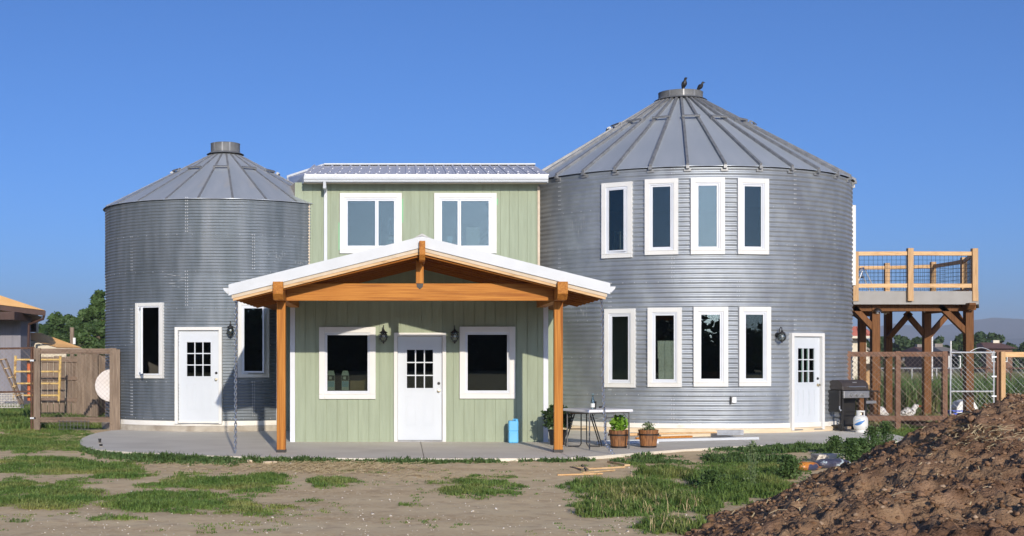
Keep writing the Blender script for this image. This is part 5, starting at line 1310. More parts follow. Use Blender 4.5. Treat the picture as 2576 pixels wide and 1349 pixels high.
for sx in (-1, 1):
    for sy in (-1, 1): gp('leg', 'grill_black', lambda m: m.box(sx*.33-.022, sx*.33+.022, sy*.20-.022, sy*.20+.022, .06 if sx < 0 else .0, .72))
gp('bottom_shelf', 'grill_black', lambda m: m.box(-.34, .34, -.21, .21, .10, .125))
gp('cross_bar', 'grill_black', lambda m: m.tube([(-.33, -.21, .42), (.33, -.21, .42)], .012, 6))
gp('back_panel', 'grill_black', lambda m: m.box(.0, .33, .12, .14, .13, .715))
gp('drip_tray', 'steel', lambda m: m.box(.33, .62, -.225, -.205, .60, .66))
for sy in (-1, 1):
    def wh(m): m.M = MG @ Matrix.Translation((-.37, sy*.20, .075)) @ Matrix.Rotation(R_(90), 4, 'Y'); m.lathe([(0, -.018), (.07, -.018), (.075, 0), (.07, .018), (0, .018)], n=20)
    gp('wheel', 'rubber', wh, True)
gp('side_hook', 'galv', lambda m: m.tube([(-.44, -.24, .55), (-.46, -.26, .50), (-.43, -.26, .45), (-.40, -.25, .47)], .012, 6))
T = Vector((gx(2165, 29.35), 29.35, 0)); tk = thing('propane_tank', 'white propane tank with blue swoosh label beside the grill', 'propane tank', tuple(T))
m = MB(); m.lathe([(0, .055), (.08, .055), (.13, .075), (.152, .12), (.155, .16), (.155, .27), (.148, .31), (.12, .35), (.07, .37), (0, .375)], T, 32); m.build('tank_body', MT['tank_white'], tk, True)
m = MB(); m.lathe([(.105, .0), (.108, .065), (.102, .065), (.10, .0)], T, 28); m.build('foot_ring', MT['tank_white'], tk)
for s0, s1 in ((-2.0, -.5), (.5, 2.0)):
    m = MB(); m.lathe([(.088, .35), (.09, .46), (.084, .46), (.082, .35)], T, 14, s0, s1); m.build('collar', MT['tank_white'], tk)
m = MB(); m.lathe([(.088, .44), (.092, .47), (.084, .47), (.08, .44)], T, 28); m.build('collar_ring', MT['tank_white'], tk)
m = MB(); m.lathe([(0, .44), (.02, .43), (.022, .39), (.03, .37)], T, 10); m.build('valve', MT['brass'], tk, True)
def patch(nm, mat, pts_):         # label shapes hugging the tank
    m = MB(); rr = .1565; V = []; n = len(pts_)//2
    for (a, z) in pts_: V.append(T+Vector((rr*math.sin(a), -rr*math.cos(a), z)))
    F = [(2*i, 2*i+1, 2*i+3, 2*i+2) for i in range(n-1)]; m.add(V, F); m.build(nm, MT[mat], tk)
sw = []
for i in range(13):
    a = -1.25+1.5*i/12; z = .175+.09*(i/12)**1.5; wv_ = .045*math.sin(math.pi*(i+.6)/13.2); sw += [(a, z-wv_), (a, z+wv_*.6)]
patch('label_swoosh', 'label_blue', sw)
sw = []
for i in range(9):
    a = -1.1+1.0*i/8; z = .235+.045*i/8; sw += [(a, z), (a, z+.022*math.sin(math.pi*(i+.5)/9))]
patch('label_streak', 'label_light', sw)
# broom handle leaning behind the grill, and a pipe below
bar_thing('leaning_stick', 'pale stick leaning on the bin wall behind the grill', 'stick', at(2087, 1050, 30.4), at(2077, 936, 30.7), .03, .03, 'white_trim')
def bag(name, label, P, sx, sy, sz, mat, rot, cat='bag'):
    v0, f0 = ico(); r = thing(name, label, cat, tuple(P)); m = MB(); n = 22; k = 10; V = []; F = []
    for j in range(k+1):
        ph = math.pi*j/k
        for i in range(n):
            a = 2*math.pi*i/n; c, s = math.cos(a), math.sin(a); q = math.sin(ph)**.55
            x = sx*q*math.copysign(abs(c)**.6, c); y = sy*q*math.copysign(abs(s)**.6, s); z = sz*(1-math.cos(ph))*.5
            d = 1+.16*mnoise.noise((x*7+P.x, y*7, z*9)); V.append(P+Matrix.Rotation(rot, 3, 'Z') @ Vector((x*d, y*d, z*d)))
    for j in range(k):
        for i in range(n): F.append((j*n+i, j*n+(i+1) % n, (j+1)*n+(i+1) % n, (j+1)*n+i))
    m.add(V, F); m.build('sack', MT[mat], r, True)
    m = MB(); e = Matrix.Rotation(rot, 3, 'Z') @ Vector((sx*1.02, 0, 0)); s_ = Matrix.Rotation(rot, 3, 'Z') @ Vector((0, sy*.7, 0)); m.bar(P+e-s_+Vector((0,0,sz*.45)), P+e+s_+Vector((0,0,sz*.5)), .05, .012); m.build('seam', MT[mat], r)
P = ground(2030, 1184, GZ); bag('feed_sack', 'crumpled orange sack lying by the earth mound', P+Vector((0,0,-.01)), .17, .13, .14, 'bag_orange', .3)
P = ground(2092, 1178, GZ); bag('feed_sack', 'dark blue striped sack lying nearest the earth mound', P+Vector((0,0,-.01)), .30, .14, .15, 'bag_dark', .35)
P = ground(2090, 1163, GZ); np_ = thing('paper_stack', 'flat stack of pale paper sheets behind the sacks', 'paper stack', tuple(P))
for k in range(5):
    m = MB(); m.M = Matrix.Translation(P) @ Matrix.Rotation(R_(-4+3*k), 4, 'Z'); m.box(-.27, .27, -.14, .14, .002+k*.026, .026+k*.026); m.build('sheet', MT['newsprint'], np_)
# scrap wood on the dirt
scr = [((1437,1177),(1466,1186),.05,.02,'short dark scrap stick at the left of the scrap pile','old_wood'),((1465,1172),(1478,1187),.03,.02,'thin stick standing out of the scrap pile','old_wood'),
       ((1478,1182),(1570,1178),.05,.025,'long pale batten across the scrap pile','scrap_wood'),((1534,1164),(1578,1174),.09,.03,'pale wedge shaped offcut at the back of the scrap pile','scrap_wood'),
       ((1464,1191),(1545,1186),.04,.02,'thin pale batten in the middle of the scrap pile','scrap_wood'),((1402,1197),(1515,1195),.03,.02,'orange tinted batten nearest the viewer','cedar'),
       ((1448,1178),(1490,1181),.05,.02,'short flat offcut in the scrap pile','scrap_wood')]
for (a, b, w_, h_, lab, mt) in scr:
    A = ground(*a, GZ); B_ = ground(*b, GZ); bar_thing('scrap_batten', lab, 'scrap wood', A+Vector((0,0,.012)), B_+Vector((0,0,.02)), w_, h_, mt, 'scrap wood on the dirt')
for px, py, s, lab in ((627, 1164, .05, 'pale broken brick piece by the slab edge'), (673, 1167, .045, 'flat broken brick piece right of the pale one'), (690, 1166, .04, 'small tan brick fragment by the slab edge')):
    P = ground(px, py, GZ); r = thing('brick_piece', lab, 'brick', tuple(P), 'broken brick pieces'); m = MB(); m.M = Matrix.Translation(P) @ Matrix.Rotation(px, 4, 'Z'); m.box(-s*1.4, s*1.4, -s*.8, s*.8, -.005, s*.9); m.build('brick_body', MT['cream_wood'], r, bevel=.008)
    m = MB(); m.M = Matrix.Translation(P) @ Matrix.Rotation(px, 4, 'Z'); m.box(s*1.3, s*1.6, -s*.5, s*.4, -.005, s*.5); m.build('broken_corner', MT['flagstone'], r, bevel=.008)
# flat stone on the mound's foot
def mound_pt(px, py):
    Y = 40.0
    for i in range(900):
        Y = 24.5-i*.0166; X = gx(px, Y); z = gz(py, Y)
        if mound_surface(X, Y) >= z: return Vector((X, Y, mound_surface(X, Y)))
    return ground(px, py, GZ)
P = mound_pt(1897, 1292); r = thing('flat_stone', 'flat brown stone slab lying tilted on the mound foot', 'stone', tuple(P)); M = Matrix.Translation(P) @ Matrix.Rotation(.5, 4, 'Z') @ Matrix.Rotation(R_(24), 4, 'X')
m = MB(); m.M = M; m.prism([(-.13, -.06), (.06, -.10), (.15, .02), (.10, .11), (-.09, .09)], 'z', 0, .035); m.build('stone_body', MT['flagstone'], r, bevel=.01)
m = MB(); m.M = M; m.prism([(.03, -.11), (.15, -.02), (.13, -.06), (.06, -.13)], 'z', -.01, .02); m.build('chipped_edge', MT['clod'], r)
for k, (px, py, s, lab) in enumerate([(2288, 1243, .07, 'pale rock lying halfway up the mound'), (2355, 1330, .09, 'large brown clod near the bottom of the mound'), (2180, 1245, .055, 'rounded clod at the mound ridge foot')]):
    P = mound_pt(px, py); v0, f0 = ico(); m = MB(); m.add([P+Vector((v[0]*s*(1+.2*mnoise.noise(v*3)), v[1]*s*.8, v[2]*s*.7)) for v in [Vector(q) for q in v0]], [tuple(f) for f in f0]); o = m.build('rock', MT['pebble' if k == 0 else 'clod'], None, origin=tuple(P), bevel=.012); tag(o, lab, 'rock')
# tall weeds in front
for k, (px, py, h_, lab) in enumerate([(1893, 1232, .62, 'thin tall pale weed standing alone before the larger bin'), (2140, 1172, .42, 'bushy dark weed behind the feed sacks'), (2195, 1150, .5, 'tall leafy weed by the slab right end'), (2228, 1135, .52, 'spiky weed beside the mound at the slab end'), (2100, 1143, .3, 'small bushy weed at the slab edge behind the paper stack'), (1985, 1205, .32, 'low weed by the left mound foot'), (1790, 1235, .25, 'low weed in the grass before the larger bin'), (2165, 1165, .38, 'dense weed leaning over the feed sacks')]):
    P = ground(px, py, GZ); leafy('tall_weed', lab, P, 240 if k == 0 else 1500, .11 if k == 0 else .24, h_, .03 if k == 0 else .034, 'herb' if k == 0 else 'weed', 'tall weeds by the mound', 'spire', 'weed', 'weed')
# ------------------------------------------------------------------ things behind the windows
def carton(P, label, w_=.14, h_=.30):
    r = thing('carton', label, 'carton', tuple(P), 'cartons behind the windows'); x, y, z = P
    m = MB(); m.prism([(x-w_/2, z), (x+w_/2, z), (x+w_/2, z+h_), (x+w_*.35, z+h_+.08), (x-w_*.35, z+h_+.08), (x-w_/2, z+h_)], 'y', y, y+w_); m.build('box_body', MT['carton_white'], r)
    m = MB(); m.box(x-w_*.47, x+w_*.47, y-.003, y-.001, z+h_*.62, z+h_*.97); m.build('dark_print', MT['carton_dark'], r)
    m = MB(); m.box(x-w_*.45, x+w_*.45, y-.003, y-.001, z+h_*.22, z+h_*.58); m.build('blue_print', MT['label_light'], r)
    m = MB(); m.prism([(x-w_*.30, z+h_*.72), (x+w_*.05, z+h_*.70), (x+w_*.10, z+h_*.88), (x-w_*.25, z+h_*.90)], 'y', y-.0055, y-.0035); m.build('emblem', MT['carton_white'], r)
zs = wl[2]+.19
carton(Vector((gx(833, 26.35), 26.35, gz(982, 26.35))), 'printed carton at the left inside the porch window')
carton(Vector((gx(868.5, 26.35), 26.35, gz(982, 26.35))), 'printed carton in the middle inside the porch window')
P = Vector((gx(900, 26.45), 26.45, gz(984, 26.45))); r = thing('cardboard_box', 'brown cardboard box inside the left porch window', 'box', tuple(P)); m = MB(); m.box(P.x-.15, P.x+.16, P.y, P.y+.25, P.z, P.z+.2); m.build('box_body', MT['cardboard'], r)
m = MB(); m.add([P+Vector((.06, .0, .2)), P+Vector((.16, .0, .2)), P+Vector((.17, -.03, .24)), P+Vector((.08, -.04, .22))], [(0,1,2,3)]); m.build('flap', MT['cardboard'], r)
tbl = thing('window_shelf', 'plain shelf board under the cartons in the porch window', 'shelf', (gx(874, 26.5), 26.5, .5)); m = MB(); m.box(wl[0], wl[1], 26.15, 26.85, gz(985, 26.35)-.03, gz(985, 26.35)-.003); m.build('board', MT['interior'], tbl)
m = MB(); m.box(wl[0], wl[0]+.05, 26.35, 26.75, .02, gz(985, 26.35)-.031); m.box(wl[1]-.05, wl[1], 26.35, 26.75, .02, gz(985, 26.35)-.031); m.build('support', MT['interior'], tbl)
carton(Vector((gx(985, 31.35), 31.35, gz(640, 31.35))), 'printed carton inside the left upstairs window', .16, .34)
P = Vector((gx(986, 31.9), 31.9, gz(585, 31.9))); m = MB(); m.box(P.x-.07, P.x+.10, P.y, P.y+.03, gz(590, 31.9), gz(553, 31.9)); o = m.build('blue_poster', MT['paper_blue'], None, origin=tuple(P)); tag(o, 'pale blue sheet hanging inside the left upstairs window', 'sheet')
m = MB(); m.box(P.x-.08, P.x+.11, P.y-.01, P.y+.035, gz(553, 31.9), gz(551, 31.9)); m.build('hanging_strip', MT['white_trim'], o)
P = Vector((gx(1131, 31.3), 31.3, gz(640, 31.3))); m = MB(); m.prism([(P.x-.06, P.z), (P.x+.05, P.z), (P.x+.07, gz(595, 31.3)), (P.x-.06, gz(595, 31.3))], 'y', P.y, P.y+.01); o = m.build('blue_paper', MT['paper_blue'], None, origin=tuple(P)); tag(o, 'light blue paper standing in the right upstairs window', 'paper')
m = MB(); m.box(P.x-.06, P.x+.05, P.y-.005, P.y+.0, P.z, P.z+.02); m.build('lower_edge', MT['carton_white'], o)
P = Vector((gx(1192, 31.6), 31.6, gz(640, 31.6))); r = thing('pale_panel', 'tall pale panel leaning inside the right upstairs window', 'panel', tuple(P)); m = MB(); m.box(P.x-.17, P.x+.13, P.y, P.y+.05, P.z, gz(575, 31.6)); m.build('panel_board', MT['lattice'], r)
m = MB(); m.box(P.x-.175, P.x+.135, P.y-.01, P.y+.06, gz(575, 31.6), gz(573, 31.6)); m.build('top_edge', MT['white_trim'], r)
th = opR['u0'][0]; P = Vector((BR.x+(BR.R-.3)*math.sin(th)-.05, BR.y-(BR.R-.3)*math.cos(th), opR['u0'][2]+.15)); r = thing('white_jug', 'white jug shaped container inside the first upper bin window', 'container', tuple(P))
m = MB(); m.M = Matrix.Translation(P) @ Matrix.Rotation(th, 4, 'Z'); rect_ring(m, -.16, .02, 0, .46, .05, 0, .10); m.build('handle_panel', MT['white_plastic'], r, bevel=.01)
m = MB(); m.M = Matrix.Translation(P) @ Matrix.Rotation(th, 4, 'Z'); m.prism([(.02, 0), (.16, 0), (.14, .16), (.09, .30), (.02, .40)], 'y', .01, .12); m.build('jug_body', MT['white_plastic'], r, bevel=.02)
# ------------------------------------------------------------------ birds
def bird(name, label, P, s, face, mat, upright, cat, head_m=None, bill_m=None, tail=.9):
    """one continuous skinned body; legs and bill as parts"""
    r = thing(name, label, cat, tuple(P))
    f = Vector((math.sin(face), -math.cos(face), 0)); up = Vector((0, 0, 1))
    ax = (f*math.cos(upright)+up*math.sin(upright)).normalized(); c = P+up*(.62*s)
    prof = [(-1.05*tail, .03), (-.85*tail, .10), (-.55, .17), (-.25, .27), (.05, .32), (.30, .29), (.48, .20)]
    pts_ = [c+ax*(t*s*.62)-up*(.10*s*abs(t) if t < 0 else 0) for t, _ in prof]; rad = [q*s for _, q in prof]
    nk = pts_[-1]+(ax*.35+up*.75).normalized()*s*.20; hd = nk+(up*.6+f*.35).normalized()*s*.16
    pts_ += [nk, hd, hd+f*s*.12, hd+f*s*.19]; rad += [.14*s, .15*s, .11*s, .02*s]
    m = MB(); m.tube(pts_, rad, 12); m.build('body', MT[mat], r, True)
    m = MB(); m.tube([hd+f*s*.12, hd+f*s*.34], [.05*s, .012*s], 6); m.build('bill', MT[bill_m or mat], r, True)
    sd = f.cross(up)
    for q in (-1, 1):
        a = c+sd*(q*.10*s)-up*.22*s; b = Vector((a.x, a.y, P.z+.015*s)); m = MB(); m.tube([a, b+up*.0, b+f*.16*s], [.035*s, .02*s, .015*s], 5); m.build('leg', MT[bill_m or mat], r)
        m = MB(); w0 = c+sd*(q*.27*s)+ax*.12*s; m.tube([w0+ax*.1*s, w0-ax*.25*s-sd*(q*.03*s), w0-ax*.68*s-sd*(q*.16*s)-up*.05*s], [.06*s, .11*s, .02*s], 6); m.build('wing', MT[mat], r, True)
    if head_m:
        m = MB(); m.tube([nk, hd, hd+f*s*.10], [.145*s, .16*s, .10*s], 10); m.build('head_plumage', MT[head_m], r, True)
capz = 8.087
bird('perched_bird', 'black bird facing the viewer on top of the larger bin cap', at(1721, 0, BR.y-.40).xy.to_3d()+Vector((0, 0, capz)), .21, R_(30), 'bird_black', R_(62), 'bird')
bird('perched_bird', 'black bird in profile on the right rim of the larger bin cap', at(1761, 0, BR.y-.15).xy.to_3d()+Vector((0, 0, capz-.005)), .19, R_(80), 'bird_black', R_(42), 'bird')
bird('duck', 'white and black speckled duck with red face behind the wire fence', Vector((gx(2283, 33.6), 33.6, GZ+.05)), .42, R_(78), 'duck_white', R_(10), 'duck', 'duck_head', 'duck_red')
bird('duck', 'white duck half hidden by the deck post behind the wire fence', Vector((gx(2216, 34.5), 34.5, GZ+.05)), .40, R_(-70), 'duck_head', R_(15), 'duck', 'duck_head', 'duck_red')
# crate, coop and white things beyond the gate
P = Vector((gx(2420, 37.4), 37.4, GZ)); r = thing('plastic_crate', 'blue plastic crate on the grass beyond the wire gate', 'crate', tuple(P))
m = MB(); rect_ring(m, P.x-.28, P.x+.2, P.z, P.z+.20, .03, P.y, P.y+.02); rect_ring(m, P.x-.28, P.x+.2, P.z, P.z+.2, .03, P.y+.35, P.y+.37); m.box(P.x-.28, P.x+.2, P.y, P.y+.37, P.z, P.z+.03); m.box(P.x-.28, P.x-.25, P.y, P.y+.37, P.z+.03, P.z+.2); m.box(P.x+.17, P.x+.2, P.y, P.y+.37, P.z+.03, P.z+.2); m.build('crate_shell', MT['crate_blue'], r)
m = MB(); m.box(P.x-.25, P.x+.17, P.y+.005, P.y+.015, P.z+.08, P.z+.14); m.build('slat', MT['crate_blue'], r)
P = Vector((gx(2434, 38.2), 38.2, GZ)); r = thing('white_tub', 'white upturned tub with arched top beyond the wire gate', 'tub', tuple(P))
m = MB(); m.prism([(P.x-.32, P.z), (P.x+.32, P.z), (P.x+.30, P.z+.25), (P.x+.2, P.z+.42), (P.x, P.z+.48), (P.x-.2, P.z+.42), (P.x-.30, P.z+.25)], 'y', P.y, P.y+.5); m.build('tub_shell', MT['white_plastic'], r, bevel=.02)
m = MB(); m.prism([(P.x-.12, P.z+.01), (P.x+.12, P.z+.01), (P.x+.12, P.z+.25), (P.x, P.z+.32), (P.x-.12, P.z+.25)], 'y', P.y-.012, P.y-.004); m.build('opening', MT['dark_brown'], r)
P = Vector((gx(2192, 41), 41, GZ)); r = thing('coop_door', 'tan plank coop wall behind the deck posts', 'coop', tuple(P))
for k in range(4):
    m = MB(); x = P.x-.30+k*.15; m.box(x, x+.14, P.y, P.y+.04, .1, gz(915, 41)); m.build('plank', MT['cedar_z'], r)
m = MB(); m.box(P.x-.31, P.x+.3, P.y-.03, P.y-.003, .8, .9); m.build('batten', MT['cedar'], r)
P = ground(2178, 1062, GZ); m = MB(); m.lathe([(0, .0), (.10, .0), (.12, .09), (.115, .09), (.095, .01), (0, .008)], P+Vector((.15, 0, 0)), 18); o = m.build('white_bowl', MT['white_plastic'], None, True, origin=tuple(P)); tag(o, 'small white bowl on the ground below the fence rail', 'bowl')
m = MB(); m.torus(P+Vector((.15, 0, .09)), .118, .006, Matrix.Rotation(R_(90), 3, 'X'), 18, 4); m.build('rim', MT['white_plastic'], o)
# ================================================================== NEIGHBOURS
nh = thing('neighbour_house', 'blue grey neighbour house with orange lit hip roof at left edge', 'house', (gx(0, 46), 46, GZ))
# front wall from the frame's edge to its corner
wc = at(52, 0, 45.0); m = MB(); m.box(-25, wc.x, 45.0, 45.15, GZ, gz(790, 45)); m.build('wall', MT['house_blue'], nh)
for k in range(9):
    x = wc.x-.3-k*.42; m = MB(); m.box(x, x+.03, 44.985, 45.0, GZ, gz(792, 45)); m.build('batten', MT['house_blue'], nh)
m = MB(); m.box(wc.x-.12, wc.x, 45.15, 46.2, GZ, gz(790, 45)); m.build('side_wall', MT['house_blue'], nh)
m = MB(); m.box(-25, wc.x+.25, 43.4, 45.4, gz(800, 45)-.1, gz(790, 45)+.02); m.build('porch_beam', MT['dark_brown'], nh)
E0 = at(-160, 747, 43.2); E1 = at(114, 781, 44.6); T0 = at(-160, 690, 44.4); T1 = T0.lerp(E1, .02); E2 = Vector((E1.x-.4, 54, E1.z))
dn = Vector((0,0,-.05)); L9 = Vector((-9, 0, 0)); EB1 = Vector((gx(96, 49.6), 49.6, E1.z)); EB0 = Vector((E0.x, 49.6, E1.z))
m = MB(); m.add([E0, E1, T0, E0+L9, T0+L9], [(0,1,2), (0,2,4,3)]); m.build('roof', MT['roof_orange'], nh)
m = MB(); m.add([E1, EB1, T0, EB0, EB0+L9, T0+L9], [(0,1,2), (1,3,2), (2,3,4,5)]); m.build('rear_roof', MT['roof_orange'], nh)
m = MB(); m.bar(E0-Vector((0,0,.10)), E1-Vector((0,0,.10)), .10, .16); m.build('gutter', MT['dark_brown'], nh)
m = MB(); m.add([E0+Vector((0,.1,-.2)), E1+Vector((-.1,.1,-.2)), Vector((wc.x, 47, E1.z-.3)), Vector((E0.x, 45, E0.z-.42))], [(0,1,2,3)]); m.build('soffit', MT['dark_brown'], nh)
m = MB(); m.tube([E1+Vector((-.03, 0, -.12)), E1+Vector((-.1, .1, -.28)), E1+Vector((-.65, .4, -.45)), E1+Vector((-.7, .5, -1.2))], .045, 6); m.build('downspout', MT['dark_brown'], nh)
# set back storey with window
Yb = 49.5; m = MB(); m.box(gx(48, Yb), gx(95, Yb), Yb, Yb+.1, gz(836, Yb), gz(785, Yb)); m.build('upper_wall', MT['cream_paint'], nh)
m = MB(); rect_ring(m, gx(56, Yb), gx(91, Yb), gz(834, Yb), gz(801, Yb), .06, Yb-.05, Yb); wi = m.build('window', MT['dark_brown'], nh)
for a, b in ((58, 73), (75, 89)):
    m = MB(); m.box(gx(a, Yb), gx(b, Yb), Yb-.03, Yb-.01, gz(832, Yb), gz(804, Yb)); m.build('pane', MT['pane_glass'], wi)
m = MB(); m.box(gx(73, Yb), gx(75, Yb), Yb-.045, Yb-.005, gz(832, Yb), gz(804, Yb)); m.build('mullion', MT['cream_paint'], wi)
sh2 = thing('low_shed', 'low cream shed with orange lit sloping roof beside the blue house', 'shed', (gx(120, 50), 50, GZ))
a = at(50, 836, 48.4); b = at(104, 838, 48.4); c = at(206, 875, 47.9); d = at(143, 874, 47.2); e = at(50, 847, 47.6)
m = MB(); m.add([a, b, c, d, e], [(0,1,2,3,4)]); m.add([p+dn for p in (a, b, c, d, e)], [(4,3,2,1,0)]); m.build('roof', MT['roof_orange'], sh2)
m = MB(); m.box(e.x, d.x+.3, 47.3, 47.4, GZ, gz(877, 47.3)); m.add([(e.x, 47.25, gz(880, 47.2)), (d.x, 47.25, gz(878, 47.2)), (e.x, 47.25, gz(850, 47.2))], [(0,1,2)]); m.build('wall', MT['cream_paint'], sh2)
m = MB(); m.bar(e+Vector((0,0,-.06)), d+Vector((0,0,-.06)), .05, .08); m.bar(d+Vector((0,0,-.06)), c+Vector((0,0,-.06)), .05, .08); m.build('fascia', MT['cream_paint'], sh2)
m = MB(); m.box(gx(75, 47.2), gx(100, 47.2), 47.2, 47.28, gz(905, 47.2), gz(882, 47.2)); m.build('window', MT['dark_brown'], sh2)
P = Vector((gx(181, 56), 56, GZ)); up_ = thing('utility_post', 'weathered wooden post standing before the left trees', 'post', tuple(P)); m = MB(); m.tube([P, P+Vector((0, 0, gz(824, 56)-GZ))], .09, 8); m.build('pole', MT['old_wood'], up_)
m = MB(); m.box(P.x+.06, P.x+.16, P.y-.08, P.y, gz(866, 56), gz(850, 56)); m.build('meter_box', MT['white_plastic'], up_)
# --- right background houses
def far_house(name, label, px0, px1, pyr, pye, Y, roof, wall):
    x0, x1 = gx(px0, Y), gx(px1, Y); ze = gz(pye, Y); zr = gz(pyr, Y); r = thing(name, label, 'house', ((x0+x1)/2, Y, GZ), 'far houses beyond the pasture')
    D = max(6, (x1-x0)*.6); h = (x1-x0)*.22
    m = MB(); m.box(x0+.4, x1-.4, Y+.6, Y+D-.6, GZ, ze); m.build('wall', MT[wall], r)
    m = MB(); m.add([(x0, Y, ze), (x1, Y, ze), (x1, Y+D, ze), (x0, Y+D, ze), (x0+h, Y+D/2, zr), (x1-h, Y+D/2, zr)], [(0,1,5,4), (1,2,5), (2,3,4,5), (3,0,4), (3,2,1,0)]); rf = m.build('roof', MT[roof], r)
    m = MB(); xc = x1-h-.8; m.box(xc, xc+.7, Y+D/2-.3, Y+D/2+.3, zr-.6, zr+.25); m.build('chimney', MT['cream_paint' if px0 > 2450 else 'grey_roof'], rf)
    n = max(2, int((x1-x0)/3))
    for k in range(n):
        xa = x0+1+(x1-x0-2)*k/n; m = MB(); m.box(xa, xa+.9, Y+.56, Y+.6, ze-1.5, ze-.4); wdw = m.build('window', MT['white_trim'], r)
        m = MB(); m.box(xa+.1, xa+.8, Y+.54, Y+.555, ze-1.4, ze-.5); m.build('pane', MT['pane_glass'], wdw)
far_house('far_house', 'brown roofed house far beyond the pasture at right', 2478, 2562, 861, 877, 150, 'brown_roof', 'brown_stain')
far_house('far_house', 'low grey roofed house beyond the brown fence', 2370, 2415, 871, 884, 120, 'grey_roof', 'dark_brown')
far_house('far_house', 'small dark roofed house left of the grey one', 2318, 2366, 872, 885, 130, 'brown_roof', 'dark_brown')
rb = thing('red_barn', 'cream barn with red metal roof seen under the deck', 'barn', (gx(2168, 62), 62, GZ)); Y = 62
m = MB(); m.box(gx(2120, Y), gx(2180, Y), Y, Y+5, GZ, gz(850, Y)); m.build('wall', MT['cream_paint'], rb)
m = MB(); m.prism([(gx(2120, Y), gz(822, Y)), (gx(2160, Y), gz(822, Y)), (gx(2192, Y), gz(846, Y)), (gx(2120, Y), gz(846, Y))], 'y', Y-.6, Y+5.6); rf = m.build('roof', MT['red_roof'], rb)
for k in range(6):
    x = gx(2150+k*6, Y); m = MB(); m.bar((x-.1, Y-.62, gz(823+k*3.6, Y)), (x, Y-.62, gz(846, Y)), .03, .03); m.build('roof_rib', MT['red_roof'], rf)
m = MB(); m.box(gx(2120, Y), gx(2194, Y), Y-.7, Y-.6, gz(852, Y), gz(846, Y)); m.build('fascia', MT['cream_paint'], rb)
P = Vector((gx(2180, 66), 66, GZ)); cs = thing('cream_shed', 'small cream gabled shed in the pasture under the deck', 'shed', tuple(P))
m = MB(); m.prism([(gx(2150, 66), GZ), (gx(2200, 66), GZ), (gx(2200, 66), gz(888, 66)), (gx(2165, 66), gz(868, 66)), (gx(2150, 66), gz(874, 66))], 'y', 66, 69); m.build('wall', MT['cream_paint'], cs)
m = MB(); m.bar(at(2162, 866, 65.9), at(2203, 889, 65.9), .06, .10); m.build('roof_edge', MT['grey_roof'], cs)
ms = thing('metal_shed', 'cream ribbed metal shed seen through the larger bin windows', 'shed', (gx(1690, 56), 56, GZ)); Y = 56
for k in range(12):
    x = gx(1600, Y)+k*.30; m = MB(); m.box(x, x+.285, Y, Y+.03, GZ, 3.6); m.build('wall_panel', MT['cream_metal'], ms)
m = MB(); m.box(gx(1600, Y)-.1, gx(1600, Y)+3.7, Y-.3, Y+4, 3.6, 3.75); m.build('roof', MT['grey_roof'], ms)
# ================================================================== TREES
def leaf_cloud(clumps, n, ls, seed):
    g = np.random.default_rng(seed); C = np.array([c[:3] for c in clumps]); Rr = np.array([c[3] for c in clumps]); wts = Rr**2; wts /= wts.sum()
    k = g.choice(len(C), n, p=wts); d = g.normal(size=(n, 3)); d /= np.linalg.norm(d, axis=1)[:, None]; rr = g.random(n)**.28
    P = C[k]+d*(Rr[k]*rr)[:, None]*np.array([1, 1, .82]); u = g.normal(size=(n, 3)); u[:, 2] *= .6; u /= np.linalg.norm(u, axis=1)[:, None]
    v = np.cross(u, d+.4*g.normal(size=(n, 3))); v /= np.linalg.norm(v, axis=1)[:, None]+1e-9; l = (ls*g.uniform(.6, 1.4, n))[:, None]
    return np.stack([P-u*l*.5, P+v*l*.32, P+u*l*.5, P-v*l*.32], 1).reshape(-1, 3)
def tree(name, label, base, h, rad, nclump, nleaf, ls, seed, mat='leaf_tree', trunk=.2, group=None, low=.25):
    random.seed(seed); base = Vector(base); r = thing(name, label, 'tree', tuple(base), group)
    cl = []
    for i in range(nclump):
        t = low+(1-low)*((i+.5)/nclump); env = math.sin(math.pi*min(1, (t-low)/(1-low)*.82+.16))**.7
        a = random.random()*6.28; q = rad*env*random.uniform(.25, .85); cr = rad*random.uniform(.22, .42)
        cl.append((q*math.cos(a), q*math.sin(a), h*t-cr*.3, cr))
    me = quads_mesh('crown', leaf_cloud(cl, nleaf, ls, seed)); link('crown', me, MT[mat], r)
    m = MB(); m.tube([base, base+Vector((.1, 0, h*.3)), base+Vector((-.05, .1, h*.62)), base+Vector((0, 0, h*.85))], [trunk, trunk*.75, trunk*.45, trunk*.15], 8)
    for c in cl[::2]:
        s = base+Vector((0, 0, h*random.uniform(.2, .5))); m.tube([s, s.lerp(base+Vector(c[:3]), .55)+Vector((0, 0, .1*h)), base+Vector(c[:3])], [trunk*.4, trunk*.25, trunk*.08], 5)
    m.build('trunk', MT['bark'], r, True); return r
TL = [(135, 788, 88, 55, 'rounded green tree behind the low orange roofed shed'), (178, 796, 84, 40, 'smaller green tree behind the weathered post'), (205, 800, 78, 36, 'dense green tree just left of the tall one'),
      (245, 733, 72, 52, 'tall ragged tree rising beside the smaller bin'), (105, 822, 92, 45, 'dark tree low behind the neighbour house'), (292, 760, 74, 50, 'dark tree mostly hidden behind the smaller bin')]
for k, (px, pt, Y, hw, lab) in enumerate(TL):
    x = gx(px, Y); h = gz(pt, Y)-GZ; tree('leafy_tree', lab, (x, Y, GZ), h, hw/FX*Y, 26, 5200, .26, 40+k, group='trees left of the house', trunk=.22, low=.12)
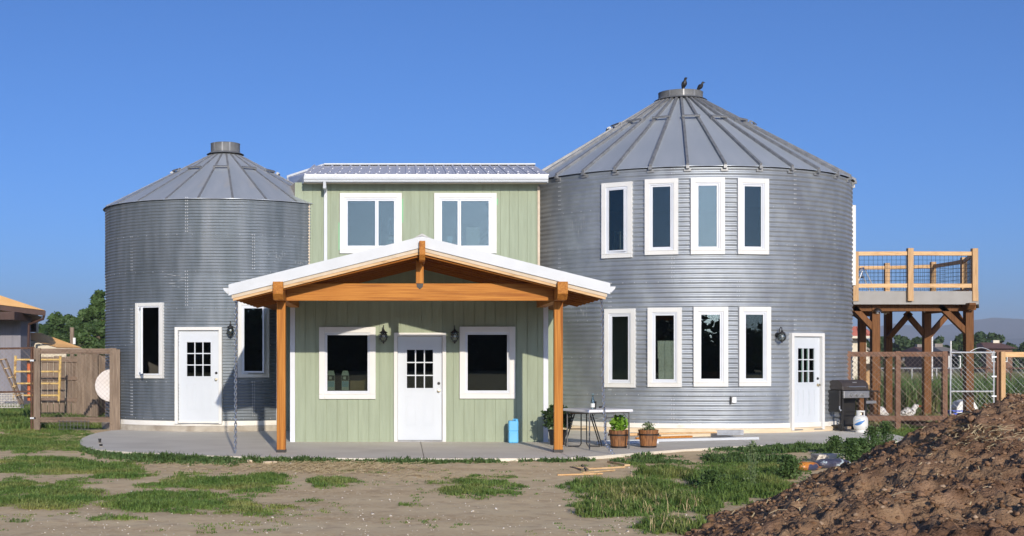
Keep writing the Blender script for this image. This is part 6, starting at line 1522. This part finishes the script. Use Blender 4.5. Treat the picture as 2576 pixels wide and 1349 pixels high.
TR = [(2215, 852, 150, 40, 'first hazy tree beyond the pasture under the deck'), (2265, 846, 160, 45, 'rounded far tree between the deck posts'), (2312, 852, 170, 38, 'low far tree left of the tall white pole'), (2365, 850, 165, 40, 'far tree between the two white poles'),
      (2418, 846, 150, 34, 'far green tree behind the wire gate'), (2462, 838, 175, 40, 'tall dark far tree right of the deck'), (2500, 842, 180, 36, 'dark far tree behind the brown roofed house'), (2545, 868, 170, 30, 'low far tree at the right house'), (2590, 862, 160, 40, 'far tree at the right edge of the view'), (2175, 856, 160, 36, 'far tree behind the red roofed barn'), (2440, 860, 140, 26, 'small pale green tree before the dark ones')]
for k, (px, pt, Y, hw, lab) in enumerate(TR):
    x = gx(px, Y); h = gz(pt, Y)-GZ; tree('far_tree', lab, (x, Y, GZ), h, hw/FX*Y, 20, 2600, .5, 80+k, 'leaf_far', .25, 'far trees beyond the pasture', .05)
TB = []
for k in range(24):
    az = R_(-80+7*k); d = 150+25*math.sin(k*2.3)
    TB.append((6+d*math.sin(az), 30-d*math.cos(az), (13.0 if 9 <= k <= 12 else 5.3 if k in (13, 16, 17) else (7.4, 5.6, 6.6, 7.8, 6.0)[k % 5]), 13, 'leafy tree across the yard seen only as a dark reflection in the windows'))
for k, (x, y, h, rad, lab) in enumerate(TB):
    tree('yard_tree', lab, (x, y, GZ), h, rad, 80, 9000, 1.25, 140+k, 'leaf_far', .3, 'trees across the yard', -.05)
# ================================================================== MOUNTAINS
def ridge(name, label, Y, prof, depth, seed):
    xs = np.linspace(gx(-200, Y)*1.3, gx(2900, Y)*1.4, 260); V = []; F = []; nrow = 16
    pp = np.array([p[0] for p in prof]); pz = np.array([p[1] for p in prof])
    for j in range(nrow):
        t = j/(nrow-1)
        for i, x in enumerate(xs):
            px = CXP+x/Y*FX; z = gz(np.interp(px, pp, pz), Y)-GZ
            n = fbm(x*.006, seed+t*2.2, 0, 5)
            V.append((x, Y-depth*(1-t)+depth*.12*n, GZ-2+z*(t**.9)*(1+.30*n*(1-t*.75))))
    k = len(xs)
    for j in range(nrow-1):
        for i in range(k-1): F.append((j*k+i, j*k+i+1, (j+1)*k+i+1, (j+1)*k+i))
    m = MB(); FIXN['off'] = 1; m.add(V, F); o = m.build(name, MT['mountain'], None, True); FIXN.clear(); o['kind'] = 'structure'; o['label'] = label
ridge('mountain_ridge', 'hazy blue mountain ridge beyond the trees', 3000, [(-400,880),(400,872),(1200,868),(2100,840),(2200,822),(2260,812),(2330,822),(2400,812),(2440,804),(2500,797),(2560,800),(2640,806),(2900,812)], 900, 3)
ridge('foothills', 'low hazy foothills in front of the mountain ridge', 2200, [(-400,886),(1200,884),(2150,876),(2250,860),(2330,856),(2420,864),(2500,852),(2600,846),(2900,850)], 700, 11)
# haze between here and the mountains
m = MB(); m.box(-5200, 5200, -700, 4600, GZ-3.5, 100); hz = m.build('haze', None); hz['kind'] = 'stuff'; hz['label'] = 'thin summer haze over the plain'
hm = bpy.data.materials.new('haze'); hm.use_nodes = True; n = hm.node_tree; n.nodes.clear(); ou = n.nodes.new('ShaderNodeOutputMaterial'); pv = n.nodes.new('ShaderNodeVolumePrincipled')
pv.inputs['Density'].default_value = .0003; pv.inputs['Color'].default_value = (.70,.80,.95,1); pv.inputs['Anisotropy'].default_value = .0
n.links.new(pv.outputs[0], ou.inputs['Volume']); hz.data.materials.append(hm)
